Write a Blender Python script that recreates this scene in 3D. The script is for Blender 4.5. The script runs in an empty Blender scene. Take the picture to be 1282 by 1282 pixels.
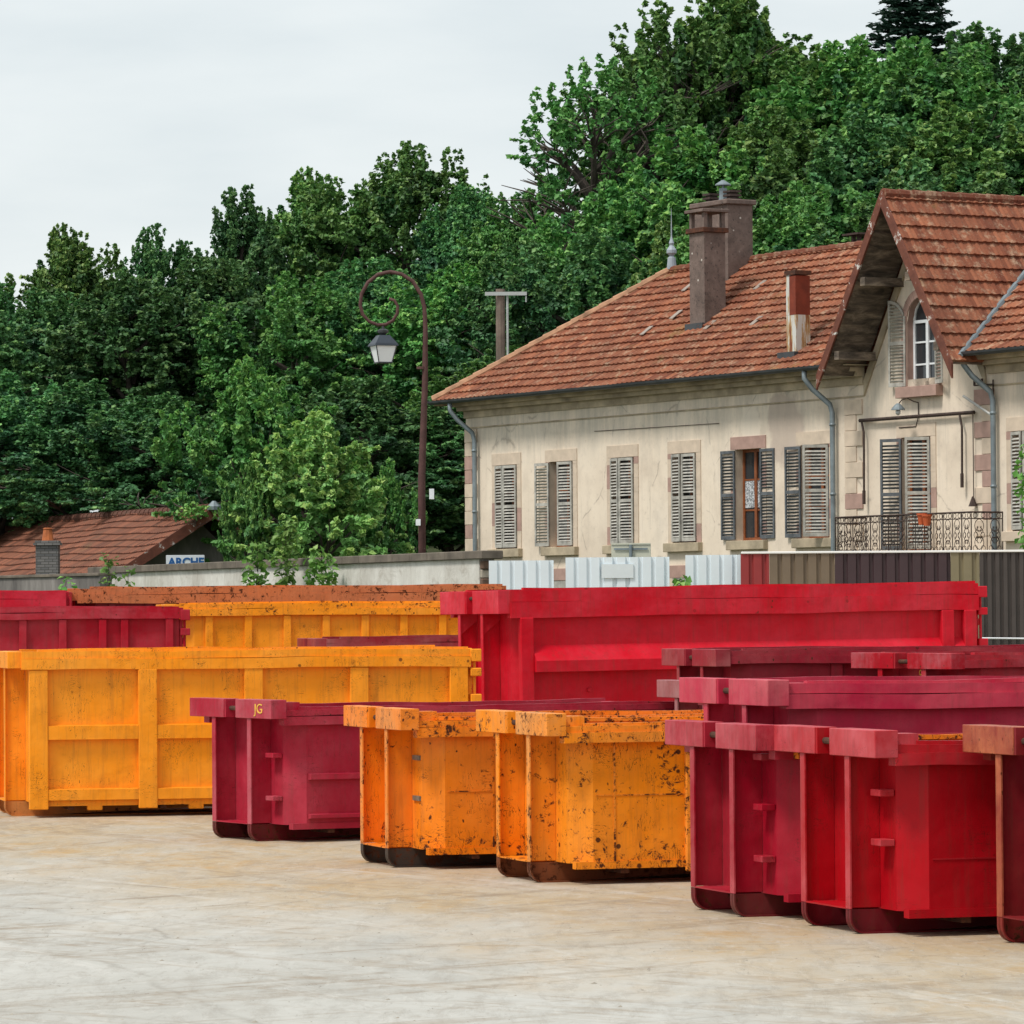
import bpy, bmesh, math, random
import numpy as np
from mathutils import Vector, Matrix
R = math.radians
random.seed(7)
S = bpy.context.scene
C = S.collection

# ------------------------------------------------------------------ camera
HC = 2.55                       # eye height, metres
FPX = 5600.0                    # focal length in pixels of a 1282 px frame
PITCH = math.atan(137 / FPX)
ROLL = R(0.4)
_F = Vector((0, math.cos(PITCH), math.sin(PITCH)))
_r0 = Vector((1, 0, 0)); _u0 = Vector((0, -math.sin(PITCH), math.cos(PITCH)))
_R = _r0 * math.cos(ROLL) - _u0 * math.sin(ROLL)
_U = _r0 * math.sin(ROLL) + _u0 * math.cos(ROLL)
cd = bpy.data.cameras.new("camera"); cam = bpy.data.objects.new("camera", cd); C.objects.link(cam)
cam.matrix_world = Matrix(((_R.x, _U.x, -_F.x, 0), (_R.y, _U.y, -_F.y, 0), (_R.z, _U.z, -_F.z, HC), (0, 0, 0, 1)))
cd.sensor_width = 36; cd.lens = FPX / 1282 * 36; cd.clip_start = 0.5; cd.clip_end = 3000
S.camera = cam

# ------------------------------------------------------------------ light
w = bpy.data.worlds.new("World"); S.world = w; w.use_nodes = True
wn = w.node_tree; wn.nodes.clear()
SUN_EL, SUN_AZ = R(57), R(232)          # azimuth clockwise from +Y
out = wn.nodes.new('ShaderNodeOutputWorld'); mixs = wn.nodes.new('ShaderNodeMixShader')
sky = wn.nodes.new('ShaderNodeTexSky'); sky.sky_type = 'NISHITA'; sky.sun_disc = False
sky.sun_elevation = SUN_EL; sky.sun_rotation = SUN_AZ; sky.dust_density = 3
b1 = wn.nodes.new('ShaderNodeBackground'); b1.inputs[1].default_value = 0.10
b2 = wn.nodes.new('ShaderNodeBackground'); b2.inputs[1].default_value = 0.66
tc = wn.nodes.new('ShaderNodeTexCoord'); mp = wn.nodes.new('ShaderNodeMapping'); mp.inputs['Scale'].default_value = (9, 9, 34)
nz = wn.nodes.new('ShaderNodeTexNoise'); nz.inputs['Scale'].default_value = 1.1; nz.inputs['Detail'].default_value = 6
cr = wn.nodes.new('ShaderNodeValToRGB')
cr.color_ramp.elements[0].position = 0.3; cr.color_ramp.elements[0].color = (0.76, 0.83, 0.855, 1)
cr.color_ramp.elements[1].position = 0.7; cr.color_ramp.elements[1].color = (0.93, 0.975, 0.975, 1)
L_ = wn.links.new
L_(tc.outputs['Generated'], mp.inputs[0]); L_(mp.outputs[0], nz.inputs[0]); L_(nz.outputs[0], cr.inputs[0])
L_(cr.outputs[0], b2.inputs[0]); L_(sky.outputs[0], b1.inputs[0])
mixs.inputs[0].default_value = 0.9
L_(b1.outputs[0], mixs.inputs[1]); L_(b2.outputs[0], mixs.inputs[2]); L_(mixs.outputs[0], out.inputs[0])
sd = bpy.data.lights.new("sun", 'SUN'); sd.energy = 1.9; sd.angle = R(12); sd.color = (1, 0.955, 0.89)
sun = bpy.data.objects.new("sun", sd); C.objects.link(sun)
_sd = Vector((math.sin(SUN_AZ) * math.cos(SUN_EL), math.cos(SUN_AZ) * math.cos(SUN_EL), math.sin(SUN_EL)))
sun.rotation_euler = _sd.to_track_quat('Z', 'Y').to_euler(); sun.location = _sd * 60
S.view_settings.view_transform = 'Standard'; S.view_settings.look = 'None'
S.view_settings.exposure = 0.6; S.view_settings.gamma = 1
S.render.engine = 'CYCLES'

# ------------------------------------------------------------------ survey helpers (photo bearing -> ground plan)
def ray(px, py):
    return _R * (px - 641) - _U * (py - 641) + _F * FPX
def at(px, py, Y):
    d = ray(px, py); return Vector((0, 0, HC)) + d * (Y / d.y)
def onplane(px, py, p0, n):
    d = ray(px, py); o = Vector((0, 0, HC)); return o + d * ((p0 - o).dot(n) / d.dot(n))
def gnd(px, py, z=0.0):
    d = ray(px, py); return Vector((0, 0, HC)) + d * ((z - HC) / d.z)

# ------------------------------------------------------------------ object helpers
def link(o, parent=None):
    C.objects.link(o)
    if parent is not None: o.parent = parent
    return o
def thing(name, label, cat, loc=(0, 0, 0), rz=0, group=None, kind=None):
    o = bpy.data.objects.new(name, None); o.empty_display_size = 0.3; link(o)
    o.location = loc; o.rotation_euler = (0, 0, rz)
    o['label'] = label; o['category'] = cat
    if group: o['group'] = group
    if kind: o['kind'] = kind
    return o
def tag(o, label, cat, group=None):
    o['label'] = label; o['category'] = cat
    if group: o['group'] = group
    return o

class MB:
    def __init__(s): s.v = []; s.f = []; s.m = []
    def poly(s, pts, m=0):
        i = len(s.v); s.v += [tuple(p) for p in pts]; s.f.append(tuple(range(i, i + len(pts)))); s.m.append(m)
    def hexa(s, p, m=0):       # p: 8 corners, bottom ring then top ring (ccw from above)
        i = len(s.v); s.v += [tuple(q) for q in p]
        for f in ((3, 2, 1, 0), (4, 5, 6, 7), (0, 1, 5, 4), (1, 2, 6, 5), (2, 3, 7, 6), (3, 0, 4, 7)):
            s.f.append(tuple(i + k for k in f)); s.m.append(m)
    def box(s, x0, x1, y0, y1, z0, z1, m=0, fr=None, c=0.0):
        if x1 < x0: x0, x1 = x1, x0
        if y1 < y0: y0, y1 = y1, y0
        if z1 < z0: z0, z1 = z1, z0
        if c <= 0:
            p = [(x0, y0, z0), (x1, y0, z0), (x1, y1, z0), (x0, y1, z0), (x0, y0, z1), (x1, y0, z1), (x1, y1, z1), (x0, y1, z1)]
            if fr: p = [fr(*q) for q in p]
            s.hexa(p, m); return
        c = min(c, (x1 - x0) * .3, (y1 - y0) * .3, (z1 - z0) * .3)
        bm = bmesh.new()
        bmesh.ops.create_cube(bm, size=1)
        for v in bm.verts:
            v.co = Vector(((x0 + x1) / 2 + v.co.x * (x1 - x0), (y0 + y1) / 2 + v.co.y * (y1 - y0), (z0 + z1) / 2 + v.co.z * (z1 - z0)))
        bmesh.ops.bevel(bm, geom=list(bm.edges), offset=c, segments=1, affect='EDGES')
        i = len(s.v)
        bm.verts.ensure_lookup_table()
        for k, v in enumerate(bm.verts):
            v.index = k; s.v.append(tuple(fr(*v.co)) if fr else tuple(v.co))
        for f in bm.faces:
            s.f.append(tuple(i + v.index for v in f.verts)); s.m.append(m)
        bm.free()
    def bent(s, x0, x1, y0, y1, z0, z1, seed=0, amp=.010, n=16, m=0):
        rnd = random.Random(seed * 31 + 7); ph = [rnd.uniform(0, 6.28) for _ in range(6)]
        i0 = len(s.v)
        for k in range(n + 1):
            x = x0 + (x1 - x0) * k / n
            dy = amp * (math.sin(x * 1.3 + ph[0]) + .6 * math.sin(x * 3.7 + ph[1]) + .35 * rnd.uniform(-1, 1)); dz = amp * .7 * (math.sin(x * 1.7 + ph[2]) + .5 * math.sin(x * 4.3 + ph[3]) + .3 * rnd.uniform(-1, 1))
            for (y, z) in ((y0, z0), (y1, z0), (y1, z1), (y0, z1)): s.v.append((x, y + dy, z + dz))
        for k in range(n):
            for j in range(4):
                a = i0 + k * 4; s.f.append((a + j, a + (j + 1) % 4, a + 4 + (j + 1) % 4, a + 4 + j)); s.m.append(m)
        s.f.append((i0 + 3, i0 + 2, i0 + 1, i0)); s.m.append(m); e = i0 + n * 4; s.f.append((e, e + 1, e + 2, e + 3)); s.m.append(m)
    def prism(s, poly, d, m=0):    # poly: 3d points, d: extrusion vector
        n = len(poly); i = len(s.v); d = Vector(d)
        s.v += [tuple(Vector(p)) for p in poly] + [tuple(Vector(p) + d) for p in poly]
        s.f.append(tuple(range(i + n - 1, i - 1, -1))); s.m.append(m)
        s.f.append(tuple(range(i + n, i + 2 * n))); s.m.append(m)
        for k in range(n):
            a, b = i + k, i + (k + 1) % n
            s.f.append((a, b, b + n, a + n)); s.m.append(m)
    def tube(s, pts, r, n=8, m=0, closed=False, cap=True):
        pts = [Vector(p) for p in pts]; N = len(pts)
        rr = r if isinstance(r, (list, tuple)) else [r] * N
        i0 = len(s.v); up = None
        for k, p in enumerate(pts):
            if closed: t = pts[(k + 1) % N] - pts[k - 1]
            else: t = pts[min(k + 1, N - 1)] - pts[max(k - 1, 0)]
            if t.length < 1e-9: t = Vector((0, 0, 1))
            t.normalize()
            if up is None:
                a = Vector((0, 0, 1)) if abs(t.z) < .9 else Vector((1, 0, 0)); up = t.cross(a).normalized()
            up = (up - t * up.dot(t)).normalized(); w_ = t.cross(up)
            for j in range(n):
                a = 2 * math.pi * j / n
                s.v.append(tuple(p + (up * math.cos(a) + w_ * math.sin(a)) * rr[k]))
        for k in range(N if closed else N - 1):
            for j in range(n):
                a = i0 + k * n + j; b = i0 + k * n + (j + 1) % n
                k2 = (k + 1) % N; c = i0 + k2 * n + (j + 1) % n; d = i0 + k2 * n + j
                s.f.append((a, b, c, d)); s.m.append(m)
        if cap and not closed:
            s.f.append(tuple(i0 + j for j in range(n - 1, -1, -1))); s.m.append(m)
            s.f.append(tuple(i0 + (N - 1) * n + j for j in range(n))); s.m.append(m)
    def lathe(s, prof, o=(0, 0, 0), n=16, m=0):
        o = Vector(o); s_pts = []
        i0 = len(s.v)
        for r, z in prof:
            for j in range(n):
                a = 2 * math.pi * j / n; s.v.append((o.x + r * math.cos(a), o.y + r * math.sin(a), o.z + z))
        for k in range(len(prof) - 1):
            for j in range(n):
                s.f.append((i0 + k * n + j, i0 + k * n + (j + 1) % n, i0 + (k + 1) * n + (j + 1) % n, i0 + (k + 1) * n + j)); s.m.append(m)
        s.f.append(tuple(i0 + j for j in range(n - 1, -1, -1))); s.m.append(m)
        s.f.append(tuple(i0 + (len(prof) - 1) * n + j for j in range(n))); s.m.append(m)
    def build(s, name, mats, parent=None, smooth=False):
        me = bpy.data.meshes.new(name); me.from_pydata(s.v, [], s.f)
        if not isinstance(mats, (list, tuple)): mats = [mats]
        for x in mats: me.materials.append(x)
        if len(mats) > 1: me.polygons.foreach_set('material_index', s.m)
        if smooth: me.polygons.foreach_set('use_smooth', [True] * len(s.f))
        me.update()
        return link(bpy.data.objects.new(name, me), parent)

# ------------------------------------------------------------------ materials
class NT:
    def __init__(s, name):
        s.mat = bpy.data.materials.new(name); s.mat.use_nodes = True; s.t = s.mat.node_tree
        s.b = s.t.nodes['Principled BSDF']
        s.co = s.t.nodes.new('ShaderNodeTexCoord').outputs['Object']
    def n(s, k, **kw):
        x = s.t.nodes.new(k)
        for a, b in kw.items(): setattr(x, a, b)
        return x
    def l(s, a, b): s.t.links.new(a, b)
    def mapping(s, scale=(1, 1, 1), loc=(0, 0, 0), src=None, rot=(0, 0, 0)):
        m = s.n('ShaderNodeMapping'); m.inputs['Scale'].default_value = scale; m.inputs['Location'].default_value = loc
        m.inputs['Rotation'].default_value = rot
        s.l(src or s.co, m.inputs[0]); return m.outputs[0]
    def noise(s, scale, detail=4, rough=.55, src=None, dist=0):
        x = s.n('ShaderNodeTexNoise'); x.inputs['Scale'].default_value = scale; x.inputs['Detail'].default_value = detail
        x.inputs['Roughness'].default_value = rough; x.inputs['Distortion'].default_value = dist
        s.l(src or s.co, x.inputs[0]); return x.outputs[0]
    def ramp(s, src, stops):
        x = s.n('ShaderNodeValToRGB'); e = x.color_ramp.elements
        while len(e) < len(stops): e.new(0.5)
        for k, (p, c) in enumerate(stops):
            e[k].position = p; e[k].color = c if isinstance(c, (list, tuple)) and len(c) == 4 else ((*c, 1) if isinstance(c, (list, tuple)) else (c, c, c, 1))
        s.l(src, x.inputs[0]); return x.outputs[0]
    def mix(s, fac, a, b, mode='MIX'):
        x = s.n('ShaderNodeMix', data_type='RGBA', blend_type=mode)
        for sock, v in ((x.inputs[0], fac), (x.inputs[6], a), (x.inputs[7], b)):
            if isinstance(v, (int, float)): sock.default_value = v
            elif isinstance(v, (tuple, list)): sock.default_value = (*v[:3], 1)
            else: s.l(v, sock)
        return x.outputs[2]
    def math(s, op, a, b=0.0, clamp=False):
        x = s.n('ShaderNodeMath', operation=op); x.use_clamp = clamp
        for sock, v in ((x.inputs[0], a), (x.inputs[1], b)):
            if isinstance(v, (int, float)): sock.default_value = v
            else: s.l(v, sock)
        return x.outputs[0]
    def bump(s, h, strength=.3, dist=.02):
        x = s.n('ShaderNodeBump'); x.inputs['Strength'].default_value = strength; x.inputs['Distance'].default_value = dist
        s.l(h, x.inputs['Height']); s.l(x.outputs[0], s.b.inputs['Normal'])
    def base(s, c):
        if isinstance(c, tuple): s.b.inputs['Base Color'].default_value = (*c[:3], 1)
        else: s.l(c, s.b.inputs['Base Color'])
    def rough(s, v):
        if isinstance(v, (int, float)): s.b.inputs['Roughness'].default_value = v
        else: s.l(v, s.b.inputs['Roughness'])

def m_simple(name, col, rough=.7, var=.25, scale=4, metal=0, bump=.15, spec=.4):
    t = NT(name); n1 = t.noise(scale, 6, .6)
    d = tuple(c * (1 - var) for c in col); u = tuple(min(1, c * (1 + var)) for c in col)
    t.base(t.ramp(n1, [(.3, d), (.7, u)])); t.rough(rough); t.b.inputs['Metallic'].default_value = metal
    t.b.inputs['Specular IOR Level'].default_value = spec
    if bump: t.bump(t.noise(scale * 6, 4), bump, .01)
    return t.mat

RUST_D = (.030, .012, .007); RUST_M = (.13, .036, .012)
def m_paint(name, col, fade, fade_amt=.35, rust=.3, scratch=.3, seed=0, dirt=.3, rough=.42, chip_scale=11.0):
    """old enamel: fading in cloudy patches, vertical weather streaks, chips that open to rust, scratches"""
    t = NT(name); P = t.mapping(loc=(seed * 3.7, seed * 1.9, seed * .7))
    big = t.noise(.9, 4, .6, P); fine = t.noise(14, 5, .7, P)
    st = t.noise(1.0, 5, .65, t.mapping((9, 9, .7), (seed, seed, 0)))
    fmask = t.ramp(t.math('ADD', t.math('MULTIPLY', big, .72), t.math('ADD', t.math('MULTIPLY', st, .13), t.math('MULTIPLY', fine, .15))), [(.40, 0.0), (.64, 1.0)])
    c = t.mix(t.math('MULTIPLY', fmask, fade_amt), col, fade)
    c = t.mix(t.ramp(t.noise(3.0, 4, .6, P), [(.35, .22), (.65, 0.0)]), c, tuple(x * .62 for x in col))
    # grime running down
    g = t.ramp(t.noise(1.0, 6, .7, t.mapping((14, 14, .9), (seed * 2, 0, 5))), [(.50, 0.0), (.72, 1.0)])
    c = t.mix(t.math('MULTIPLY', g, dirt), c, (.07, .045, .03))
    g2 = t.ramp(t.noise(5.0, 8, .8, P), [(.52, 0.0), (.68, 1.0)]); c = t.mix(t.math('MULTIPLY', g2, dirt * .8), c, tuple(x * .35 + .01 for x in col))
    # rust chips (two sizes) 
    n1 = t.noise(chip_scale, 9, .75, P, .5); n2 = t.noise(2.0, 3, .5, P)
    spz = t.n('ShaderNodeSeparateXYZ'); t.l(t.co, spz.inputs[0])
    foot = t.ramp(spz.outputs[2], [(.16, 1.0), (.55, 0.0)])        # wear gathers along the bottom edge
    mask = t.math('ADD', t.math('ADD', n1, t.math('MULTIPLY', t.math('SUBTRACT', n2, .5), .22)), t.math('MULTIPLY', foot, .07))
    lo = .765 - .25 * rust
    chip = t.ramp(mask, [(lo, 0.0), (lo + .018, 1.0)])
    halo = t.ramp(mask, [(lo - .05, 0.0), (lo + .01, 1.0)])
    c = t.mix(t.math('MULTIPLY', halo, .5), c, RUST_M)
    c = t.mix(chip, c, t.mix(fine, RUST_D, RUST_M))
    if rust > .2:
        v = t.n('ShaderNodeTexVoronoi'); v.inputs['Scale'].default_value = 4.2; v.inputs['Randomness'].default_value = 1
        t.l(t.mapping((1, 1, 1), (seed, 2, 1)), v.inputs[0])
        wob = t.math('ADD', v.outputs['Distance'], t.math('MULTIPLY', t.math('SUBTRACT', fine, .5), .10))
        sp = t.math('MULTIPLY', t.ramp(wob, [(.085, 1.0), (.12, 0.0)]), t.ramp(v.outputs['Color'], [(.55, 0.0), (.6, 1.0)]))
        c = t.mix(t.math('MULTIPLY', sp, min(1, rust * 1.6)), c, (.05, .016, .008))
        v = t.n('ShaderNodeTexVoronoi'); v.inputs['Scale'].default_value = 13; t.l(t.mapping((1, 1, .7), (seed, 5, 3)), v.inputs[0])
        wob = t.math('ADD', v.outputs['Distance'], t.math('MULTIPLY', t.math('SUBTRACT', fine, .5), .5))
        sp = t.math('MULTIPLY', t.ramp(wob, [(.10, 1.0), (.16, 0.0)]), t.ramp(v.outputs['Color'], [(.86 - rust * .5, 0.0), (.88 - rust * .5, 1.0)]))
        c = t.mix(sp, c, (.075, .022, .010))
    if scratch > 0:
        for k, sc in enumerate(((2.2, 2.2, 9), (10, 10, 1.6))):
            s_ = t.noise(3.0, 2, .5, t.mapping(sc, (seed + k * 7, k, 0), rot=(.35, .5, .3)), 1.2)
            ln = t.ramp(t.math('ABSOLUTE', t.math('SUBTRACT', s_, .5)), [(.004, 1.0), (.012, 0.0)])
            ln = t.math('MULTIPLY', ln, t.ramp(t.noise(2.3, 3, .5, t.mapping(loc=(k * 5, seed, 3))), [(.56, 0.0), (.60, 1.0)]))
            c = t.mix(t.math('MULTIPLY', ln, scratch), c, RUST_D)
    t.base(c)
    t.rough(t.mix(chip, t.mix(fine, (rough - .06,) * 3, (rough + .14,) * 3), (.9, .9, .9)))
    t.b.inputs['Specular IOR Level'].default_value = .16
    t.bump(t.math('ADD', t.math('MULTIPLY', t.noise(1.6, 3, .5, P), 1.4), t.math('MULTIPLY', chip, -.12)), .45, .07)
    return t.mat

def m_rustmetal(name, seed=0):
    t = NT(name); a = t.noise(5, 8, .7, t.mapping(loc=(seed, 0, 0)))
    t.base(t.ramp(a, [(.3, (.018, .010, .008)), (.5, (.07, .025, .012)), (.7, (.17, .055, .022))])); t.rough(.9)
    t.bump(a, .4, .01); return t.mat

# ------------------------------------------------------------------ ground
def gz(x, y):
    k = min(max((y - 60) / 25, 0), 1); return .5 * k * k * (3 - 2 * k)
def hill(x, y):
    h = 1.6
    if y > 124:
        k = y - 124; s = .07 + .11 * min(max((x + 22) / 34, 0), 1)
        h += s * min(k, 66)
    return h
def sheet(name, xs, ys, fn, mat, label=None):
    m = MB(); n = len(xs)
    m.v = [(x, y, fn(x, y)) for y in ys for x in xs]
    for j in range(len(ys) - 1):
        for i in range(n - 1): m.f.append((j * n + i, j * n + i + 1, (j + 1) * n + i + 1, (j + 1) * n + i)); m.m.append(0)
    o = m.build(name, mat, smooth=True); o['kind'] = 'structure'; return o

t = NT('yard_concrete')
def soft(t, mp_, scale, lo, hi, detail=6, rough=.65, dist=.4): return t.ramp(t.noise(scale, detail, rough, mp_, dist), [(lo, 0.0), (hi, 1.0)])
blot = t.noise(.45, 8, .7, t.mapping((1, .55, 1)), .6)
c = t.ramp(blot, [(.28, (.37, .358, .325)), (.48, (.435, .424, .388)), (.68, (.50, .49, .455))])
sep = t.n('ShaderNodeSeparateXYZ'); t.l(t.co, sep.inputs[0])
# sand and clay dust lies where the skips are dragged: a belt in front of the row, reaching forward on the right
belt = t.math('ADD', t.math('SUBTRACT', sep.outputs[1], 40.0), t.math('MULTIPLY', sep.outputs[0], 2.0))
belt = t.math('ADD', belt, t.math('MULTIPLY', t.math('SUBTRACT', t.noise(.30, 7, .7, t.mapping((1, .5, 1))), .5), 20))
bm_ = t.math('MULTIPLY', t.math('ADD', belt, 9.0), .12, True)
pat = soft(t, t.mapping((1.0, .45, 1), (3, 7, 0), rot=(0, 0, .25)), .9, .36, .62, 9, .75, .8)
c = t.mix(t.math('MULTIPLY', bm_, t.math('ADD', t.math('MULTIPLY', pat, .55), .38)), c, (.415, .305, .175))
ochre = soft(t, t.mapping((.8, .5, 1), (12, 9, 0)), .8, .52, .68, 8, .75, .6)
c = t.mix(t.math('MULTIPLY', t.math('MULTIPLY', ochre, bm_), .85), c, (.43, .255, .085))
# tyre and drag marks: arcs of passing lorries
for k, (cx_, cy_, fr_q, lo_, amt, colr) in enumerate(((-26, 62, 1.7, .54, .55, (.24, .18, .12)), (34, 66, 1.3, .53, .50, (.27, .20, .13)), (-60, 10, 1.5, .57, .42, (.56, .54, .50)), (9, 120, 1.2, .58, .30, (.22, .17, .13)))):
    dx_ = t.math('SUBTRACT', sep.outputs[0], cx_); dy_ = t.math('SUBTRACT', sep.outputs[1], cy_)
    rr_ = t.math('SQRT', t.math('ADD', t.math('MULTIPLY', dx_, dx_), t.math('MULTIPLY', dy_, dy_))); an_ = t.math('ARCTAN2', dy_, dx_)
    cb = t.n('ShaderNodeCombineXYZ'); t.l(t.math('MULTIPLY', rr_, fr_q), cb.inputs[0]); t.l(t.math('MULTIPLY', an_, 5.0), cb.inputs[1]); cb.inputs[2].default_value = k * 3.3
    line = t.ramp(t.noise(1.0, 6, .8, cb.outputs[0]), [(lo_, 0.0), (lo_ + .06, 1.0)])
    brk = soft(t, t.mapping((1.5, .8, 1), (k, 2, 0)), 1.2, .35, .6, 6, .75)
    c = t.mix(t.math('MULTIPLY', t.math('MULTIPLY', line, brk), amt), c, colr)
# grit
g1 = soft(t, t.mapping((4.5, .9, 1)), 1.0, .50, .62, 8, .85); c = t.mix(t.math('MULTIPLY', g1, .30), c, (.25, .21, .165))
g2 = soft(t, t.mapping((7, 1.4, 1), (4, 4, 4)), 1.0, .54, .64, 8, .85); c = t.mix(t.math('MULTIPLY', g2, .26), c, (.60, .58, .53))
g3 = soft(t, t.mapping((6, 1.2, 1), (8, 1, 4)), 1.0, .63, .66, 6, .85); c = t.mix(t.math('MULTIPLY', g3, .6), c, (.13, .10, .07))
ce = t.n('ShaderNodeTexVoronoi'); ce.feature = 'DISTANCE_TO_EDGE'; ce.inputs['Scale'].default_value = .16
cmx = t.n('ShaderNodeMix', data_type='VECTOR'); cmx.inputs[0].default_value = .3; nn_ = t.n('ShaderNodeTexNoise'); nn_.inputs['Scale'].default_value = .5; nn_.inputs['Detail'].default_value = 8
t.l(t.co, cmx.inputs[4]); t.l(t.co, nn_.inputs[0]); t.l(nn_.outputs[1], cmx.inputs[5]); t.l(cmx.outputs[1], ce.inputs[0])
c = t.mix(t.math('MULTIPLY', t.ramp(ce.outputs[0], [(0.0, 1.0), (.003, 0.0)]), t.math('MULTIPLY', pat, .35)), c, (.15, .12, .09))
t.base(c); t.rough(.9); t.b.inputs['Specular IOR Level'].default_value = .25
t.bump(t.math('ADD', t.noise(3, 8, .8), t.math('MULTIPLY', g1, .3)), .35, .03)
M_YARD = t.mat
t = NT('earth_bank'); t.base(t.ramp(t.noise(.6, 6, .6), [(.3, (.03, .035, .015)), (.7, (.07, .10, .03))])); t.rough(.95); M_EARTH = t.mat

sheet('ground', [-400, -120, -40] + [-30 + 2 * i for i in range(31)] + [40, 120, 400], [-300, -50, 0, 20, 40, 58] + [60 + 1.5 * i for i in range(20)], gz, M_YARD)
sheet('hillside', [-500, -150, -60] + [-50 + 4 * i for i in range(26)] + [60, 150, 500], [88.7, 100, 112, 122, 124] + [128 + 6 * i for i in range(16)] + [260, 400, 900], hill, M_EARTH)

# ------------------------------------------------------------------ skips
M_BARE_RUST = m_rustmetal('bare_rusted_steel')  # bare steel in mottled brown rust
SKIDY = .51
def skid_profile(x0, x1, z1, r=.13, n=6):
    p = [(x1, 0), ]
    p = [(x1, z1), (x0, z1)]
    arc = [(x0 + r - r * math.cos(a), r - r * math.sin(a)) for a in [math.pi / 2 * k / n for k in range(n + 1)]]
    return p, arc
def skip(label, far_skid=None, depth=None, topref=None, yaw=16, L=6.0, H=1.66, base=0.0, W=2.26, mat=None, mf=None, mr=None, sk=None,
         ribs=(), rib_w=.16, rib_d=.05, rails=(), rungs=(), rim_h=.17, rim_drop=.12, letters=None, rear=True, front=True, beam=.22,
         group='open skips parked in the yard', zb=.20, cham=.2, beam_w=2.36, frame_ribs=False, tilt=0, latch=False, gusset=False, rim_steps=2, far_rim=None, seams=()):
    """hook lift skip. local frame: front plate at x=0 (faces -x), long axis +x, near side -y"""
    yaw = R(yaw); cy, sy = math.cos(yaw), math.sin(yaw)
    def rotl(x, y): return Vector((x * cy - y * sy, x * sy + y * cy, 0))
    if far_skid:
        loc = gnd(*far_skid) - rotl(-.21, SKIDY)
    else:
        p = at(topref[0], topref[1], depth); loc = Vector((p.x, p.y, 0)) - rotl(-.30, beam_w / 2)
        H = p.z - base
        loc.z = base
    mf = mf or mat; mr = mr or mat; sk = sk or mr
    T = thing('open_skip', label, 'skip', loc, yaw, group)
    if tilt: T.rotation_euler = (0, -R(tilt), yaw)
    hw = W / 2 - .06          # body half width
    zt = H - rim_drop - .03
    # body: open hopper, chamfered front corners
    def plan(o, x1): 
        h = hw - o; c_ = cham
        return [(o, -(h - c_)), (c_ + o * .4, -h), (x1 - o, -h), (x1 - o, h), (c_ + o * .4, h), (o, h - c_)]
    m = MB(); A = plan(0, L); B = plan(.05, L); n = len(A)
    for k in range(n):
        a, b = A[k], A[(k + 1) % n]; c2, d2 = B[k], B[(k + 1) % n]
        m.poly([(*a, zb), (*b, zb), (*b, zt), (*a, zt)]); m.poly([(*d2, zb + .06), (*c2, zb + .06), (*c2, zt), (*d2, zt)])
        m.poly([(*a, zt), (*b, zt), (*d2, zt), (*c2, zt)])
    m.poly([(*q, zb + .06) for q in B]); m.poly([(*q, zb) for q in reversed(A)])
    # base flange lip seen under the plate corners
    m.box(.02, L - .05, -hw - .012, -hw + .1, zb - .05, zb + .02); m.box(.02, L - .05, hw - .1, hw + .012, zb - .05, zb + .02)
    m.build('body', mat, T)
    for (kind_, q_) in seams:      # weld seams and patched edges
        m = MB()
        if kind_ == 'v': m.box(q_ - .009, q_ + .009, -hw - .007, -hw + .01, zb + .002, zt - .1)
        else: m.box(cham + .03, L - .1, -hw - .006, -hw + .01, q_ - .006, q_ + .006)
        m.build('weld_seam', mr, T)
    # rims
    for sgn in (-1, 1):
        m = MB(); z1 = H - rim_drop
        yo = sgn * (hw + .10); yi = sgn * (hw - .055)
        sd_ = int(abs(loc.x * 100)) + sgn; m.bent(-.12, L + .02, yi, yo, z1 - rim_h, z1 - rim_h * .42, sd_)
        m.bent(-.12, L + .02, yi, sgn * (hw + .080), z1 - rim_h * .42 + .002, z1 - .002, sd_ + 5)
        if rim_steps > 1: m.bent(.1, L, yi - sgn * .01, sgn * (hw + .03), z1 - .01, z1 + .028, sd_ + 9)
        m.build('top_rim', (far_rim or mr) if sgn > 0 else mr, T)
    m = MB(); m.box(L - .07, L + .07, -hw + .056, hw - .056, H - rim_drop - rim_h, H - rim_drop, c=.008); m.build('rear_rim', mr, T)
    # ribs
    for x in ribs:
        for sgn in ((-1, 1) if x == ribs[0] else (-1,)):
            m = MB(); m.box(x - rib_w / 2, x + rib_w / 2, sgn * (hw - .01), sgn * (hw + rib_d), zb - .09, H - rim_drop - rim_h - .002, c=.01); m.build('rib', mr if frame_ribs else mat, T)
    for (z0, z1, slope, x0, x1) in rails:
        m = MB()
        xs = [x0] + [q for x in ribs for q in (x - rib_w / 2, x + rib_w / 2) if x0 < q < x1] + [x1]
        edges = []
        cur = x0
        for x in sorted(ribs):
            if x - rib_w / 2 > cur: edges.append((cur, x - rib_w / 2 - .002))
            cur = max(cur, x + rib_w / 2 + .002)
        if cur < x1: edges.append((cur, x1))
        for (a, b) in edges:
            if b - a < .05: continue
            y = -hw + .005; d = rib_d * .85 if not slope else .13
            zz = z1 - (0 if not slope else slope)
            p = [(a, y, z0), (b, y, z0), (b, y, z1), (a, y, z1)]; d = max(d, .085) if not slope else .22
            q = [(a, y - d, z0 + .01), (b, y - d, z0 + .01), (b, y - d, zz - .01), (a, y - d, zz - .01)]
            m.poly([q[0], q[1], q[2], q[3]]); m.poly([q[3], q[2], p[2], p[3]]); m.poly([p[0], p[1], q[1], q[0]])
            m.poly([p[0], q[0], q[3], p[3]]); m.poly([q[1], p[1], p[2], q[2]])
        m.build('side_rail', mat, T)
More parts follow.
